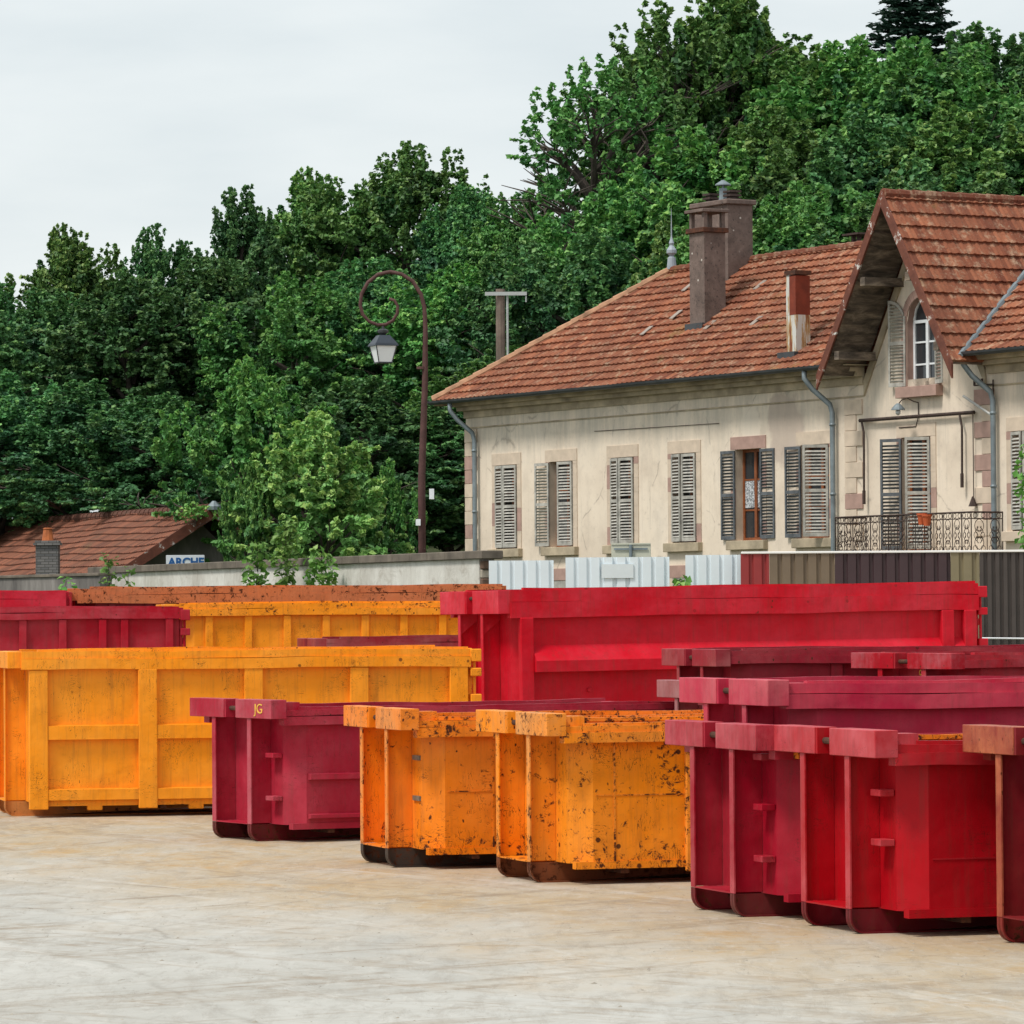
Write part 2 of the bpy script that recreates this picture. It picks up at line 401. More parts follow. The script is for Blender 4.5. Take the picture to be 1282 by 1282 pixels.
    # rear doors
    if rear:
        for sgn in (-1, 1):
            m = MB(); m.box(L + .004, L + .06, sgn * .015, sgn * (hw - .02), zb, H - rim_drop - rim_h - .01, c=.008)
            for zz in (.3, .55, .8): m.box(L + .06, L + .09, sgn * .06, sgn * (hw - .06), H * zz - .05, H * zz + .05)
            d = m.build('rear_door', mat, T)
            m = MB(); m.tube([(L + .085, sgn * hw, zb + .05), (L + .085, sgn * hw, H - rim_drop - .1)], .022, 8); m.build('hinge', mr, d)
    if latch:
        for k, zz in enumerate((.95, .86, .70)):
            m = MB(); m.box(L + .02, L + .17, -hw - .09, -hw + .04, H * zz - .07, H * zz + (.04 if k else .1), c=.01); m.build('door_latch', mat, T)
    # skids
    for sgn in (-1, 1):
        m = MB(); y = sgn * SKIDY
        up, arc = skid_profile(-.28, L, zb - .052 + .05)
        m.prism([(x, y - .01, z) for x, z in up + arc], (0, .02, 0))
        pr = [(-.28, zb)] + arc + [(L, 0.0)]
        for k in range(len(pr) - 1):
            (xa, za), (xb, zb_) = pr[k], pr[k + 1]
            dx, dz = xb - xa, zb_ - za; l = math.hypot(dx, dz) or 1; nx, nz_ = -dz / l * .014, dx / l * .014
            m.hexa([(xa, y - .052, za), (xb, y - .052, zb_), (xb, y + .052, zb_), (xa, y + .052, za),
                    (xa + nx, y - .052, za + nz_), (xb + nx, y - .052, zb_ + nz_), (xb + nx, y + .052, zb_ + nz_), (xa + nx, y + .052, za + nz_)])
        m.build('skid', sk, T)
    m = MB()
    for k in range(5): m.box(.5 + k * (L - 1) / 4, .58 + k * (L - 1) / 4, -hw + .05, hw - .05, zb - .1, zb - .052)
    m.build('floor_beams', M_BARE_RUST, T)
    if front:
        zbeam = H - beam
        for sgn in (-1, 1):
            m = MB(); y = sgn * SKIDY
            m.box(-.265, -.004, y - .009, y + .009, zb + .012, zbeam - .003, m=1)
            m.box(-.28, -.266, y - .052, y + .052, zb + .004, zbeam - .003)
            if gusset:
                m.prism([(-.26, y - .011, zbeam - .3), (-.004, y - .011, zbeam - .1), (-.004, y - .011, zbeam - .003), (-.26, y - .011, zbeam - .003)], (0, -.02, 0))
            m.build('upright', [mf, mat], T)
            m = MB(); m.box(-.30, -.10, sgn * .17, sgn * beam_w / 2, zbeam, H, c=.005)
            m.build('hook_beam', mf, T)
            m = MB(); m.box(-.098, .12, sgn * (hw - .25), sgn * (hw - .004), zbeam + .03, H - .03); m.build('corner_plate', mf, T)
        m = MB(); m.box(-.12, -.098, -.168, .168, zbeam + .01, H - .01); m.box(-.29, -.12, .13, .168, zbeam + .004, H - .004); m.build('recess_plate', mat, T)
        m = MB(); m.tube([(-.22, -.17, H - .11), (-.22, .13, H - .11)], .028, 10); m.build('hook_bar', M_BARE_RUST, T, smooth=False)
        m = MB(); m.box(-.28, -.0, -SKIDY + .06, SKIDY - .06, zb + .0, zb + .012); m.build('foot_plate', mat, T)
        for z in rungs:
            m = MB(); m.box(-.13, -.004, -(hw - cham) + .02, -(SKIDY + .13), z, z + .055, c=.005); m.build('rung', mf, T)
    return T

def paint_set(pref, col, fade, fa, rust, scr, seed, ff=.7, frust=None):
    return (m_paint(pref + '_panel_paint', col, fade, fa, rust, scr, seed),
            m_paint(pref + '_frame_paint', col, fade, ff, rust + .1 if frust is None else frust, scr, seed + 1.3),
            m_paint(pref + '_rim_paint', col, fade, min(1, fa + .15), rust + .25 if frust is None else frust + .1, scr * 1.2, seed + 2.6))
PINK = (.60, .13, .15); ROSE = (.50, .12, .15)
ORA = (.92, .27, .006); ORA_D = (.88, .22, .005); TAN = (.66, .33, .12)

a, b, c_ = paint_set('red_jg', (.39, .004, .026), ROSE, .30, .06, .5, 1, .9)
s1 = skip('faded red open skip with yellow letters JG painted on its front beam', far_skid=(275, 1049), yaw=27.5, L=5.3, mat=a, mf=b, mr=c_,
          rails=((.72, .80, 0, .22, 5.2), (.27, .33, 0, .22, 5.2)), rungs=(.48, .98), sk=m_paint('red_jg_skid', (.15, .008, .014), (.10, .05, .04), .5, .5, .3, 3))
a, b, c_ = paint_set('orange_two', ORA_D, TAN, .2, .54, 1.0, 4, .6, .72)
s2 = skip('scuffed orange open skip with steel corner clips, second from left in front row', far_skid=(461, 1080), yaw=16.5, L=6, mat=a, mf=b, mr=c_,
          ribs=(1.65,), rib_w=.22, rungs=(), frame_ribs=True, seams=(('v', .72), ('h', .80)), sk=m_paint('dark_skid', (.045, .035, .03), (.09, .05, .03), .5, .5, .3, 5))
m_clip = m_simple('clip_steel', (.16, .14, .11), .5, .3, 8)
for z in (1.12, .70):
    m = MB(); m.box(-.02, .0, -.98 + .12, -.60, z, z + .05); m.build('clip', m_clip, s2)
a, b, c_ = paint_set('orange_one', ORA, TAN, .15, .58, 1.0, 7, .85, .70)
s3 = skip('badly chipped orange open skip with rust spots and moss on its front beam', far_skid=(632, 1098), yaw=17.3, L=6, mat=a, mf=b, mr=c_,
          ribs=(1.22, 3.0), rib_w=.16, frame_ribs=True, seams=(('h', .86), ('v', .42)), sk=m_paint('rust_skid', (.20, .06, .022), (.08, .04, .03), .5, .6, .3, 8))
a, b, c_ = paint_set('red_a', (.34, .003, .018), PINK, .16, .06, .5, 10, .9)
s4 = skip('pink-faded red open skip with three rungs, behind the nearer bright red one', far_skid=(877, 1139), yaw=17, L=6, mat=a, mf=b, mr=c_,
          ribs=(1.3, 3.0), rungs=(.48, .92, 1.35), rib_w=.2, sk=m_paint('red_a_skid', (.17, .008, .014), (.10, .05, .04), .5, .3, .3, 11))
a, b, c_ = paint_set('red_b', (.42, .002, .008), PINK, .03, .06, .5, 13, .75)
s5 = skip('bright red open skip with pink front beam and two rungs, at front right', far_skid=(1016, 1159), yaw=17, L=6, mat=a, mf=b, mr=c_,
          ribs=(1.5, 3.2), rungs=(.72, 1.12), rib_w=.24, seams=(('h', .62),), far_rim=m_paint('chipped_orange_rim', ORA_D, TAN, .2, .8, .8, 12), sk=m_paint('red_b_skid', (.15, .004, .010), (.08, .04, .04), .5, .3, .3, 14))
a, b, c_ = paint_set('brick', (.20, .008, .016), (.60, .20, .09), .1, .25, .4, 16, 1.0, .45)
s6 = skip('brick orange skip cut off by the right edge of the photo', far_skid=(1262, 1180), yaw=17, L=6, H=1.70, mat=a, mf=b, mr=c_,
          ribs=(1.5,), rungs=(.9,))
# second row
a, b, c_ = paint_set('red_c', (.50, .018, .055), PINK, .40, .0, .25, 19, 1.0, .1)
s7 = skip('large pinkish red skip whose long rim shows above the two front red ones', topref=(850, 848), depth=41.3, yaw=17, L=6.6, mat=a, mf=b, mr=c_, rim_drop=.04, rim_h=.22, beam=.23)
a, b, c_ = paint_set('red_d', (.30, .05, .06), (.42, .22, .22), .7, .1, .2, 22, 1.0)
s8 = skip('dull pink beam end of a skip showing left of the large pinkish red skip', topref=(822, 851), depth=54.2, yaw=16.5, L=6, mat=a, mf=b, mr=c_, rim_drop=.04, beam=.21)
a, b, c_ = paint_set('red_e', (.30, .01, .025), (.36, .10, .10), .35, .1, .3, 25, 1.0, .3)
s9 = skip('dusty red skip with dark square hole in its front beam, behind the pinkish ones', topref=(828, 812), depth=59, yaw=15, L=6.3, base=0.0, mat=a, mf=b, mr=c_, rim_drop=.02, beam=.22,
          ribs=(1.35, 3.2), rib_w=.16)
a, b, c_ = paint_set('red_f', (.42, .004, .015), (.46, .20, .22), .3, .12, .4, 28, .95, .25)
s10 = skip('red skip with yellow lettering under its front beam, at the right', topref=(1065, 817), depth=56.9, yaw=27, L=6.3, base=0.0, mat=a, mf=b, mr=c_, rim_drop=.02, beam=.20)
# third row
a, b, c_ = paint_set('amber', (.96, .31, .010), (.90, .42, .07), .30, .16, .8, 31, .4, .36)
s11 = skip('big amber yellow skip with vertical ribs and middle rail at the left', topref=(-12, 815), depth=61.4, yaw=12, L=5.9, base=0, mat=a, mf=b, mr=c_, beam_w=2.4, W=2.5,
           ribs=(.10, 1.55, 2.97, 4.40, 5.76), rib_w=.25, rib_d=.09, rails=((1.02, 1.22, 0, .1, 5.85), (.22, .38, 0, .1, 5.85)), rim_h=.24, rim_drop=.0, cham=.06, latch=True,
           sk=m_paint('amber_skid', (.55, .20, .05), TAN, .5, .3, .3, 33), frame_ribs=False)
for x in (.85, 2.2, 3.7, 5.1):
    m = MB(); m.box(x - .1, x + .1, -1.2, -1.08, .09, .22, c=.01); m.build('foot', a, s11)
a, b, c_ = paint_set('crimson', (.56, .002, .014), (.70, .10, .14), .22, .0, .08, 36, .5)
s12 = skip('largest crimson skip standing in the middle with long sloped side rail', topref=(553, 741), depth=67.5, yaw=19.5, L=7.35, base=.08, mat=a, mf=b, mr=c_, W=2.66, beam_w=2.66,
           ribs=(.12, 6.85, 7.22), rib_w=.2, rib_d=.12, rails=((1.72, 2.12, .22, .1, 7.3),), rim_h=.40, rim_drop=.0, cham=.25, beam=.34, latch=True, gusset=True, tilt=.6)
for (x, z) in ((1.1, 1.45), (2.9, 1.45), (5, 1.45)):
    m = MB(); m.box(x - .03, x + .03, -1.31, -1.26, z - .03, z + .03, c=.01); m.build('bolt', b, s12)
a, b, c_ = paint_set('low_red', (.30, .02, .03), (.34, .16, .15), .5, .2, .3, 39, .6)
s13 = skip('low dark red skip peeping out behind the amber yellow one', topref=(372, 799), depth=71.8, yaw=10, L=4.5, base=.05, mat=a, mf=b, mr=c_, rim_drop=0, W=2.2, beam_w=2.2)
# back rows (left)
a, b, c_ = paint_set('red_g', (.37, .003, .016), (.60, .22, .26), .18, .0, .1, 42, .4)
s14 = skip('dark red ribbed skip in the left background with latch on its corner', topref=(-330, 765), depth=71.5, yaw=7, L=6.65, base=.2, mat=a, mf=b, mr=c_, rim_drop=0, rim_h=.17,
           ribs=tuple(.5 + .62 * k for k in range(9)) + (5.8, 6.5), rib_w=.12, rib_d=.08, latch=True, W=2.4)
a, b, c_ = paint_set('yellow_b', (.96, .31, .008), (.88, .42, .10), .15, .30, .5, 45, .4, .55)
s15 = skip('chipped yellow orange skip with many narrow ribs in the background', topref=(195, 757), depth=77.0, yaw=8, L=7.2, base=.35, mat=a, mf=b, mr=c_, rim_drop=0, rim_h=.20,
           ribs=tuple(.45 + .655 * k for k in range(11)), rib_w=.13, rib_d=.06, W=2.4)
a, b, c_ = paint_set('red_h', (.50, .004, .02), (.62, .14, .2), .1, .0, .05, 48, .4)
s16 = skip('bright red skip at the far left standing behind the dark red ribbed one', topref=(-420, 745), depth=80, yaw=4, L=6.9, base=.42, mat=a, mf=b, mr=c_, rim_drop=0, rim_h=.30, W=2.4)
a, b, c_ = paint_set('rusty', (.56, .16, .055), (.46, .18, .09), .45, .55, .6, 51, .5, .62)
s17 = skip('long rusty orange skip along the wall, farthest back', topref=(96, 738), depth=82.5, yaw=1.5, L=7.5, base=.48, mat=m_paint('maroon_side', (.22, .02, .03), (.2, .08, .08), .4, .2, .2, 50), mf=b, mr=c_, rim_drop=0, rim_h=.27, W=2.4,
           ribs=tuple(.5 + .655 * k for k in range(10)), rib_w=.13)

def letters(txt, size, col, parent, loc, rot, name='lettering', extr=.003, bold=0.0):
    cu = bpy.data.curves.new('t', 'FONT'); cu.body = txt; cu.size = size; cu.extrude = extr; cu.align_x = 'CENTER'; cu.align_y = 'CENTER'; cu.offset = bold
    o = bpy.data.objects.new('t', cu); C.objects.link(o)
    dg = bpy.context.evaluated_depsgraph_get(); me = bpy.data.meshes.new_from_object(o.evaluated_get(dg)); C.objects.unlink(o); bpy.data.objects.remove(o)
    me.materials.clear(); me.materials.append(col)
    o = bpy.data.objects.new(name, me); link(o, parent); o.location = loc; o.rotation_euler = rot; return o
M_YEL = m_simple('yellow_marker_paint', (.72, .42, .06), .6, .3, 20, bump=0)
letters('JG', .16, M_YEL, s1, (-.304, -.84, 1.55), (R(90), 0, R(-90))).scale = (1.5, 1, 1)
letters('9UM', .18, M_YEL, s10, (-.012, -.16, 1.84), (R(90), 0, R(-90)))
# ------------------------------------------------------------------ station building
AW = R(30.5)
U = Vector((math.sin(AW), -math.cos(AW), 0)); V = Vector((math.cos(AW), math.sin(AW), 0)); OUT = -V
P1 = at(1015, 600, 104.0)
O_ = onplane(584, 640, P1, OUT); O_.z = 0
def UV(px, py, v=0.0):
    q = onplane(px, py, O_ + V * v, OUT) - O_; return q.dot(U), q.z
BLD = thing('station_building', 'long beige rendered building with red tiled roof, shutters and pointed gable', 'building', O_, 0)
BR_ = math.atan2(U.y, U.x)
BLD.rotation_euler = (0, 0, BR_)
# local frame: x along the wall (to the right), y into the building, z up
t = NT('beige_render')
n0 = t.noise(.35, 6, .6); n1 = t.noise(1.2, 7, .65)
c = t.ramp(n0, [(.3, (.66, .55, .435)), (.55, (.80, .685, .55)), (.75, (.74, .65, .54))])
c = t.mix(t.ramp(n1, [(.5, 0.0), (.72, .40)]), c, (.46, .38, .30))
fine_ = t.noise(6, 8, .75); c = t.mix(t.ramp(fine_, [(.54, 0.0), (.70, .35)]), c, (.38, .31, .25))
runs = t.ramp(t.noise(1, 6, .75, t.mapping((4.5, 4.5, .22), (3, 1, 0))), [(.55, 0.0), (.72, .45)]); c = t.mix(runs, c, (.40, .34, .28))
cv_ = t.n('ShaderNodeTexVoronoi'); cv_.feature = 'DISTANCE_TO_EDGE'; cv_.inputs['Scale'].default_value = .55
cm = t.n('ShaderNodeMix', data_type='VECTOR'); cm.inputs[0].default_value = .25; t.l(t.co, cm.inputs[4]); nn_ = t.n('ShaderNodeTexNoise'); nn_.inputs['Scale'].default_value = 1.5; nn_.inputs['Detail'].default_value = 5; t.l(t.co, nn_.inputs[0]); t.l(nn_.outputs[1], cm.inputs[5]); t.l(cm.outputs[1], cv_.inputs[0])
crk = t.math('MULTIPLY', t.ramp(cv_.outputs[0], [(.0, 1.0), (.010, 0.0)]), t.ramp(n1, [(.48, 0.0), (.56, .55)])); c = t.mix(crk, c, (.20, .16, .13))
sp = t.n('ShaderNodeSeparateXYZ'); t.l(t.co, sp.inputs[0])
up = t.math('MULTIPLY', t.math('SUBTRACT', sp.outputs[2], 6.3), .8, True)
st = t.ramp(t.noise(1, 6, .7, t.mapping((2.2, 2.2, .35))), [(.40, 0.0), (.62, 1.0)])
c = t.mix(t.math('MULTIPLY', t.math('MULTIPLY', up, st), .55), c, (.40, .37, .31))
# old repair patch under the eaves near the downpipe
dx = t.math('SUBTRACT', sp.outputs[0], 15.05); dz = t.math('SUBTRACT', sp.outputs[2], 7.05)
rr = t.math('ADD', t.math('MULTIPLY', t.math('MULTIPLY', dx, dx), 1.1), t.math('MULTIPLY', t.math('MULTIPLY', dz, dz), .9))
rr = t.math('ADD', rr, t.math('MULTIPLY', t.math('SUBTRACT', n1, .5), 2.0))
c = t.mix(t.math('MULTIPLY', t.ramp(rr, [(.50, 1.0), (.75, 0.0)]), .5), c, t.mix(n1, (.30, .23, .20), (.44, .34, .29)))
dx2 = t.math('SUBTRACT', sp.outputs[0], 13.6); dz2 = t.math('SUBTRACT', sp.outputs[2], 6.9)
r2 = t.math('ADD', t.math('MULTIPLY', t.math('MULTIPLY', dx2, dx2), 3.0), t.math('MULTIPLY', t.math('MULTIPLY', dz2, dz2), .6))
r2 = t.math('ADD', r2, t.math('MULTIPLY', t.math('SUBTRACT', n1, .5), 1.5))
c = t.mix(t.math('MULTIPLY', t.ramp(r2, [(.5, 1.0), (.6, 0.0)]), .6), c, (.78, .68, .56))
t.base(c); t.rough(.92); t.bump(t.noise(18, 5, .7), .25, .01); M_REN = t.mat
M_CREAM = m_simple('cream_stone', (.60, .49, .38), .9, .14, 3)
M_PINKST = m_simple('pink_sandstone', (.40, .26, .215), .9, .2, 3)
M_CORN = m_simple('weathered_cornice', (.40, .33, .23), .9, .4, 1.6)
M_ZINC = m_simple('grey_zinc_pipe', (.20, .24, .26), .5, .25, 3, metal=.3)
M_GUT = m_simple('dark_gutter', (.045, .05, .055), .5, .3, 3)
M_SHUT = m_simple('weathered_shutter_wood', (.40, .385, .345), .85, .35, 5)
M_SHUT_D = m_simple('dark_shutter_wood', (.10, .11, .12), .85, .4, 5)
M_WOODB = m_simple('brown_window_wood', (.22, .065, .02), .6, .3, 6)
M_WHITEP = m_simple('white_window_paint', (.75, .78, .80), .5, .08, 6)
M_IRON = m_simple('rusty_dark_iron', (.05, .030, .024), .7, .5, 12)
M_DARK = m_simple('painted_interior_dark', (.012, .012, .013), .9, .2, 2, bump=0)
t = NT('window_glass'); t.base((.03, .035, .04)); t.rough(.08); t.b.inputs['Specular IOR Level'].default_value = .7; M_GLASS = t.mat
t = NT('lace_curtain'); c = t.ramp(t.noise(30, 4, .7), [(.45, (.10, .11, .12)), (.55, (.62, .64, .66))]); t.base(c); t.rough(.9); M_LACE = t.mat
t = NT('soffit_boards')
n1 = t.noise(1.0, 6, .7, t.mapping((1.2, 1.2, 6)), .5)
t.base(t.ramp(n1, [(.35, (.04, .032, .026)), (.5, (.13, .10, .075)), (.68, (.34, .27, .20))])); t.rough(.9); M_SOF = t.mat
t = NT('peeling_barge_paint')
n1 = t.noise(2.6, 8, .75, None, .4)
t.base(t.ramp(n1, [(.40, (.11, .032, .018)), (.58, (.17, .052, .028)), (.62, (.60, .57, .52)), (.7, (.64, .66, .68))])); t.rough(.8); M_BARGE = t.mat
t = NT('rusty_white_flue')
n1 = t.noise(1.0, 6, .7, t.mapping((5, 5, .8)))
t.base(t.ramp(n1, [(.46, (.58, .58, .54)), (.54, (.42, .26, .10)), (.62, (.20, .05, .02))])); t.rough(.7); M_FLUE = t.mat

# left edge 0, gable zone, right end
zS = lambda px, py: UV(px, py)[1]
EAVE = UV(605, 521)[1]          # top of the wall under the cornice
uGL = UV(1066, 560)[0]; uGR = UV(1243, 560)[0]
LB = 34.0; D = 7.9; Z0 = 1.3
GA = UV(1108, 243, -1.1); GLf = UV(1026, 470, -1.1); GRf = UV(1186, 447, -1.1)
gc = GA[0]; ghw = (GRf[0] - GLf[0]) / 2 ; gzf = (GLf[1] + GRf[1]) / 2; gsl = (GA[1] - gzf) / ghw
gc = (GLf[0] + GRf[0]) / 2 * .5 + GA[0] * .5
def gab(u, drop=0.0): return GA[1] - drop - gsl * abs(u - gc)
# openings (u0,u1,z0,z1)
def opening(pxl, pyt, pxr, pyb, w=None):
    u0, z1 = UV(pxl, pyt); u1, _ = UV(pxr, pyt); _, z0 = UV(pxr, pyb)
    if w: m_ = (u0 + u1) / 2; u0, u1 = m_ - w / 2, m_ + w / 2
    return [u0, u1, z0, z1]
zt0 = UV(636, 582)[1]; zb0 = UV(636, 687)[1]
wins = []
for pl, pr in ((621.5, 648), (688.5, 718), (766, 794.5), (842.5, 872.5), (921.5, 954), (1004, 1039)):
    ul = UV(pl, 630)[0]; ur = UV(pr, 630)[0]; wins.append([ul, ur, zb0, zt0])
dl, dr = UV(1130, 600)[0], UV(1166, 600)[0]
door = [dl, dr, UV(1130, 690)[1] , zt0 + .02]
rw = [UV(1268, 600)[0], UV(1268, 600)[0] + 1.1, zb0, zt0]
gwl, gwr = UV(1136, 430)[0], UV(1172, 430)[0]
gwz0 = UV(1145, 484)[1]; gwz1 = UV(1150, 372)[1]; gwa = (gwr - gwl) / 2     # arch spring and radius
gwsp = gwz1 - gwa
holes = wins + [door, rw]
lower = [[w_[0], w_[1], 1.75, zb0 - .95] for w_ in wins]
def wall_grid(mb, u0, u1, z0, z1, hs, y=0.0):
    us = sorted({u0, u1, *[h[k] for h in hs for k in (0, 1) if u0 < h[k] < u1]}); zs = sorted({z0, z1, *[h[k] for h in hs for k in (2, 3) if z0 < h[k] < z1]})
    for i in range(len(us) - 1):
        for j in range(len(zs) - 1):
            uc, zc = (us[i] + us[i + 1]) / 2, (zs[j] + zs[j + 1]) / 2
            if any(h[0] < uc < h[1] and h[2] < zc < h[3] for h in hs): continue
            mb.poly([(us[i], y, zs[j]), (us[i + 1], y, zs[j]), (us[i + 1], y, zs[j + 1]), (us[i], y, zs[j + 1])])
m = MB()
wall_grid(m, 0, LB, Z0, EAVE, holes)
RV = .28
for h in holes:
    u0, u1, z0, z1 = h
    m.poly([(u0, 0, z0), (u0, 0, z1), (u0, RV, z1), (u0, RV, z0)], 1); m.poly([(u1, 0, z1), (u1, 0, z0), (u1, RV, z0), (u1, RV, z1)], 1)
    m.poly([(u0, 0, z1), (u1, 0, z1), (u1, RV, z1), (u0, RV, z1)], 1); m.poly([(u1, 0, z0), (u0, 0, z0), (u0, RV, z0), (u1, RV, z0)], 1)
# gable field above the eaves, with arched hole
gl = gc - (GA[1] - .35 - EAVE) / gsl; gr_ = gc + (GA[1] - .35 - EAVE) / gsl
def gclip(pts):  # clip polygon to below gable line (convex), simple sutherland-hodgman
    for s_ in (-1, 1):
        outp = []
        f = lambda p: GA[1] - .35 - gsl * s_ * (p[0] - gc) - p[2]
        for i in range(len(pts)):
            a_, b_ = pts[i], pts[(i + 1) % len(pts)]; fa, fb = f(a_), f(b_)
            if fa >= 0: outp.append(a_)
            if (fa >= 0) != (fb >= 0):
                k = fa / (fa - fb); outp.append(tuple(a_[q] + (b_[q] - a_[q]) * k for q in range(3)))
        pts = outp
        if len(pts) < 3: return []
    return pts
gm = (gwl + gwr) / 2
us = [gl, gwl] + [gwl + (gwr - gwl) * k / 12 for k in range(1, 12)] + [gwr, gr_]
for i in range(len(us) - 1):
    ua, ub = us[i], us[i + 1]
    inside = ua >= gwl - 1e-6 and ub <= gwr + 1e-6
    segs = []
    if inside:
        za = gwsp + math.sqrt(max(0, gwa ** 2 - (ua - gm) ** 2)); zb2 = gwsp + math.sqrt(max(0, gwa ** 2 - (ub - gm) ** 2))
        segs.append([(ua, 0, EAVE), (ub, 0, EAVE), (ub, 0, gwz0), (ua, 0, gwz0)])
        segs.append([(ua, 0, za), (ub, 0, zb2), (ub, 0, 13), (ua, 0, 13)])
        m.poly([(ua, 0, za), (ub, 0, zb2), (ub, RV, zb2), (ua, RV, za)], 2)
    else: segs.append([(ua, 0, EAVE), (ub, 0, EAVE), (ub, 0, 13), (ua, 0, 13)])
    for s_ in segs:
        p = gclip(s_)
        if len(p) >= 3: m.poly(p)
m.poly([(gwl, 0, gwz0), (gwl, 0, gwsp), (gwl, RV, gwsp), (gwl, RV, gwz0)], 2); m.poly([(gwr, 0, gwsp), (gwr, 0, gwz0), (gwr, RV, gwz0), (gwr, RV, gwsp)], 2)
m.poly([(gwr, 0, gwz0), (gwl, 0, gwz0), (gwl, RV, gwz0), (gwr, RV, gwz0)], 2)
# other walls and inner floor
m.poly([(0, D, Z0), (0, 0, Z0), (0, 0, EAVE), (0, D, EAVE)]); m.poly([(LB, D, Z0), (0, D, Z0), (0, D, EAVE), (LB, D, EAVE)]); m.poly([(LB, 0, Z0), (LB, D, Z0), (LB, D, EAVE), (LB, 0, EAVE)])
m.build('wall', [M_REN, M_CREAM, M_PINKST], BLD)
m = MB(); m.poly([(0.1, .9, Z0), (LB, .9, Z0), (LB, .9, 12), (.1, .9, 12)]); 
m = MB(); m.box(.2, LB - .2, 1.4, 1.5, Z0, EAVE - .1); m.build('dark_inner_sheet', M_DARK, BLD)  # near-black sheet that paints the unlit rooms behind the windows

# cornice, frieze string, gutter
m = MB()
for (a0, a1) in ((-.02, uGL + .55), (uGR - .15, LB)):
    m.box(a0, a1, -.06, -.002, EAVE - .02, EAVE + .16)
    m.box(a0 - .1, a1, -.22, -.002, EAVE + .162, EAVE + .27); m.box(a0 - .25, a1 , -.40, -.002, EAVE + .272, EAVE + .40)
    m.box(a0, a1, -.03, -.001, EAVE - .30, EAVE - .265)
m.build('cornice', M_CORN, BLD)
# ---- tiled roofs
t = NT('clay_tiles')
at_ = t.n('ShaderNodeAttribute'); at_.attribute_name = 'tint'
lic = t.ramp(t.noise(3.5, 8, .75), [(.52, 0.0), (.64, 1.0)]); moss = t.ramp(t.noise(.8, 6, .7, t.mapping(loc=(3, 8, 1))), [(.60, 0.0), (.72, 1.0)])
c = t.mix(at_.outputs['Fac'], (.165, .052, .030), (.355, .13, .068))
dk = t.ramp(t.noise(.5, 4, .6), [(.35, .40), (.6, 0.0)])
c = t.mix(dk, c, (.13, .058, .038)); c = t.mix(t.math('MULTIPLY', lic, .5), c, (.50, .38, .26))
c = t.mix(t.math('MULTIPLY', t.ramp(t.noise(11, 6, .85), [(.52, 0.0), (.66, 1.0)]), .65), c, (.07, .035, .024))
c = t.mix(t.math('MULTIPLY', t.ramp(t.noise(16, 6, .85, t.mapping(loc=(9, 2, 4))), [(.60, 0.0), (.70, 1.0)]), .7), c, (.42, .36, .26))
c = t.mix(t.math('MULTIPLY', moss, .35), c, (.22, .20, .06))
t.base(c); t.rough(.92); t.b.inputs['Specular IOR Level'].default_value = .2; t.bump(t.noise(30, 4, .7), .3, .01); M_TILE = t.mat
t = NT('old_brown_tiles')
at_ = t.n('ShaderNodeAttribute'); at_.attribute_name = 'tint'
c = t.mix(at_.outputs['Fac'], (.11, .042, .026), (.27, .10, .055)); c = t.mix(t.math('MULTIPLY', t.ramp(t.noise(1.6, 8, .75), [(.5, 0.0), (.66, 1.0)]), .6), c, (.09, .055, .035))
c = t.mix(t.math('MULTIPLY', t.ramp(t.noise(.7, 6, .7), [(.60, 0.0), (.72, 1.0)]), .3), c, (.16, .15, .05))
t.base(c); t.rough(.95); M_TILE2 = t.mat
def tile_roof(name, o, du, ds, ulen, slen, clips, mat, parent, pitch=.345, tw=.22, lip=.06, amp=.022, seed=1, wob=.0):
    """o: lower left corner; du unit along eaves; ds unit up the slope; clips: (point, normal) keep the side opposite the normal"""
    rnd = random.Random(seed); o = Vector(o); du = Vector(du); ds = Vector(ds); nn = du.cross(ds).normalized()
    if nn.z < 0: nn = -nn
    bm = bmesh.new(); lay = bm.loops.layers.float_color.new('tint')
    prof = [(0, .0), (.22, 1.0), (.42, .95), (.55, .15), (.80, .10)]
    ncol = int(ulen / tw) + 1; nrow = int(slen / pitch) + 1
    us_ = []
    for k in range(ncol):
        for (f_, h_) in prof: us_.append(((k + f_) * tw, h_ * amp, k))
    us_.append((ncol * tw, 0, ncol))
    for r in range(nrow):
        s0, s1 = r * pitch - .03, min((r + 1) * pitch, slen)
        tints = [min(1, max(0, rnd.gauss(.5, .24))) for _ in range(ncol + 1)]; jit = [rnd.uniform(-.006, .006) for _ in range(ncol + 1)]
        lo = []; hi = []; lp = []
        for (u, h, k) in us_:
            s_ = wob * math.sin(u * .7) + wob * .5 * math.sin(u * 1.9 + 1)
            a_ = o + du * u + nn * (h + lip + jit[k] + s_); b_ = o + du * u + nn * (h + .002 + s_)
            lo.append(bm.verts.new(a_ + ds * s0)); hi.append(bm.verts.new(b_ + ds * s1)); lp.append(bm.verts.new(o + du * u + nn * (s_ - .02) + ds * (s0 + .012)))
        for i in range(len(us_) - 1):
            tt = tints[us_[i][2]]
            for q in ((lo[i], lo[i + 1], hi[i + 1], hi[i]), (lp[i], lp[i + 1], lo[i + 1], lo[i])):
                f = bm.faces.new(q)
                for l in f.loops: l[lay] = (tt, tt, tt, 1)
    for (p, n_) in clips:
        bmesh.ops.bisect_plane(bm, geom=list(bm.verts) + list(bm.edges) + list(bm.faces), plane_co=p, plane_no=n_, clear_outer=True)
    me = bpy.data.meshes.new(name); bm.to_mesh(me); bm.free(); me.materials.append(mat)
    return link(bpy.data.objects.new(name, me), parent)
rz_ = UV(1075, 308, D / 2)[1]; rz2 = UV(840, 340, D / 2)[1]; RZ = (rz_ + rz2) / 2
EO = .62; EZ = EAVE + .42      # eaves overhang and edge height
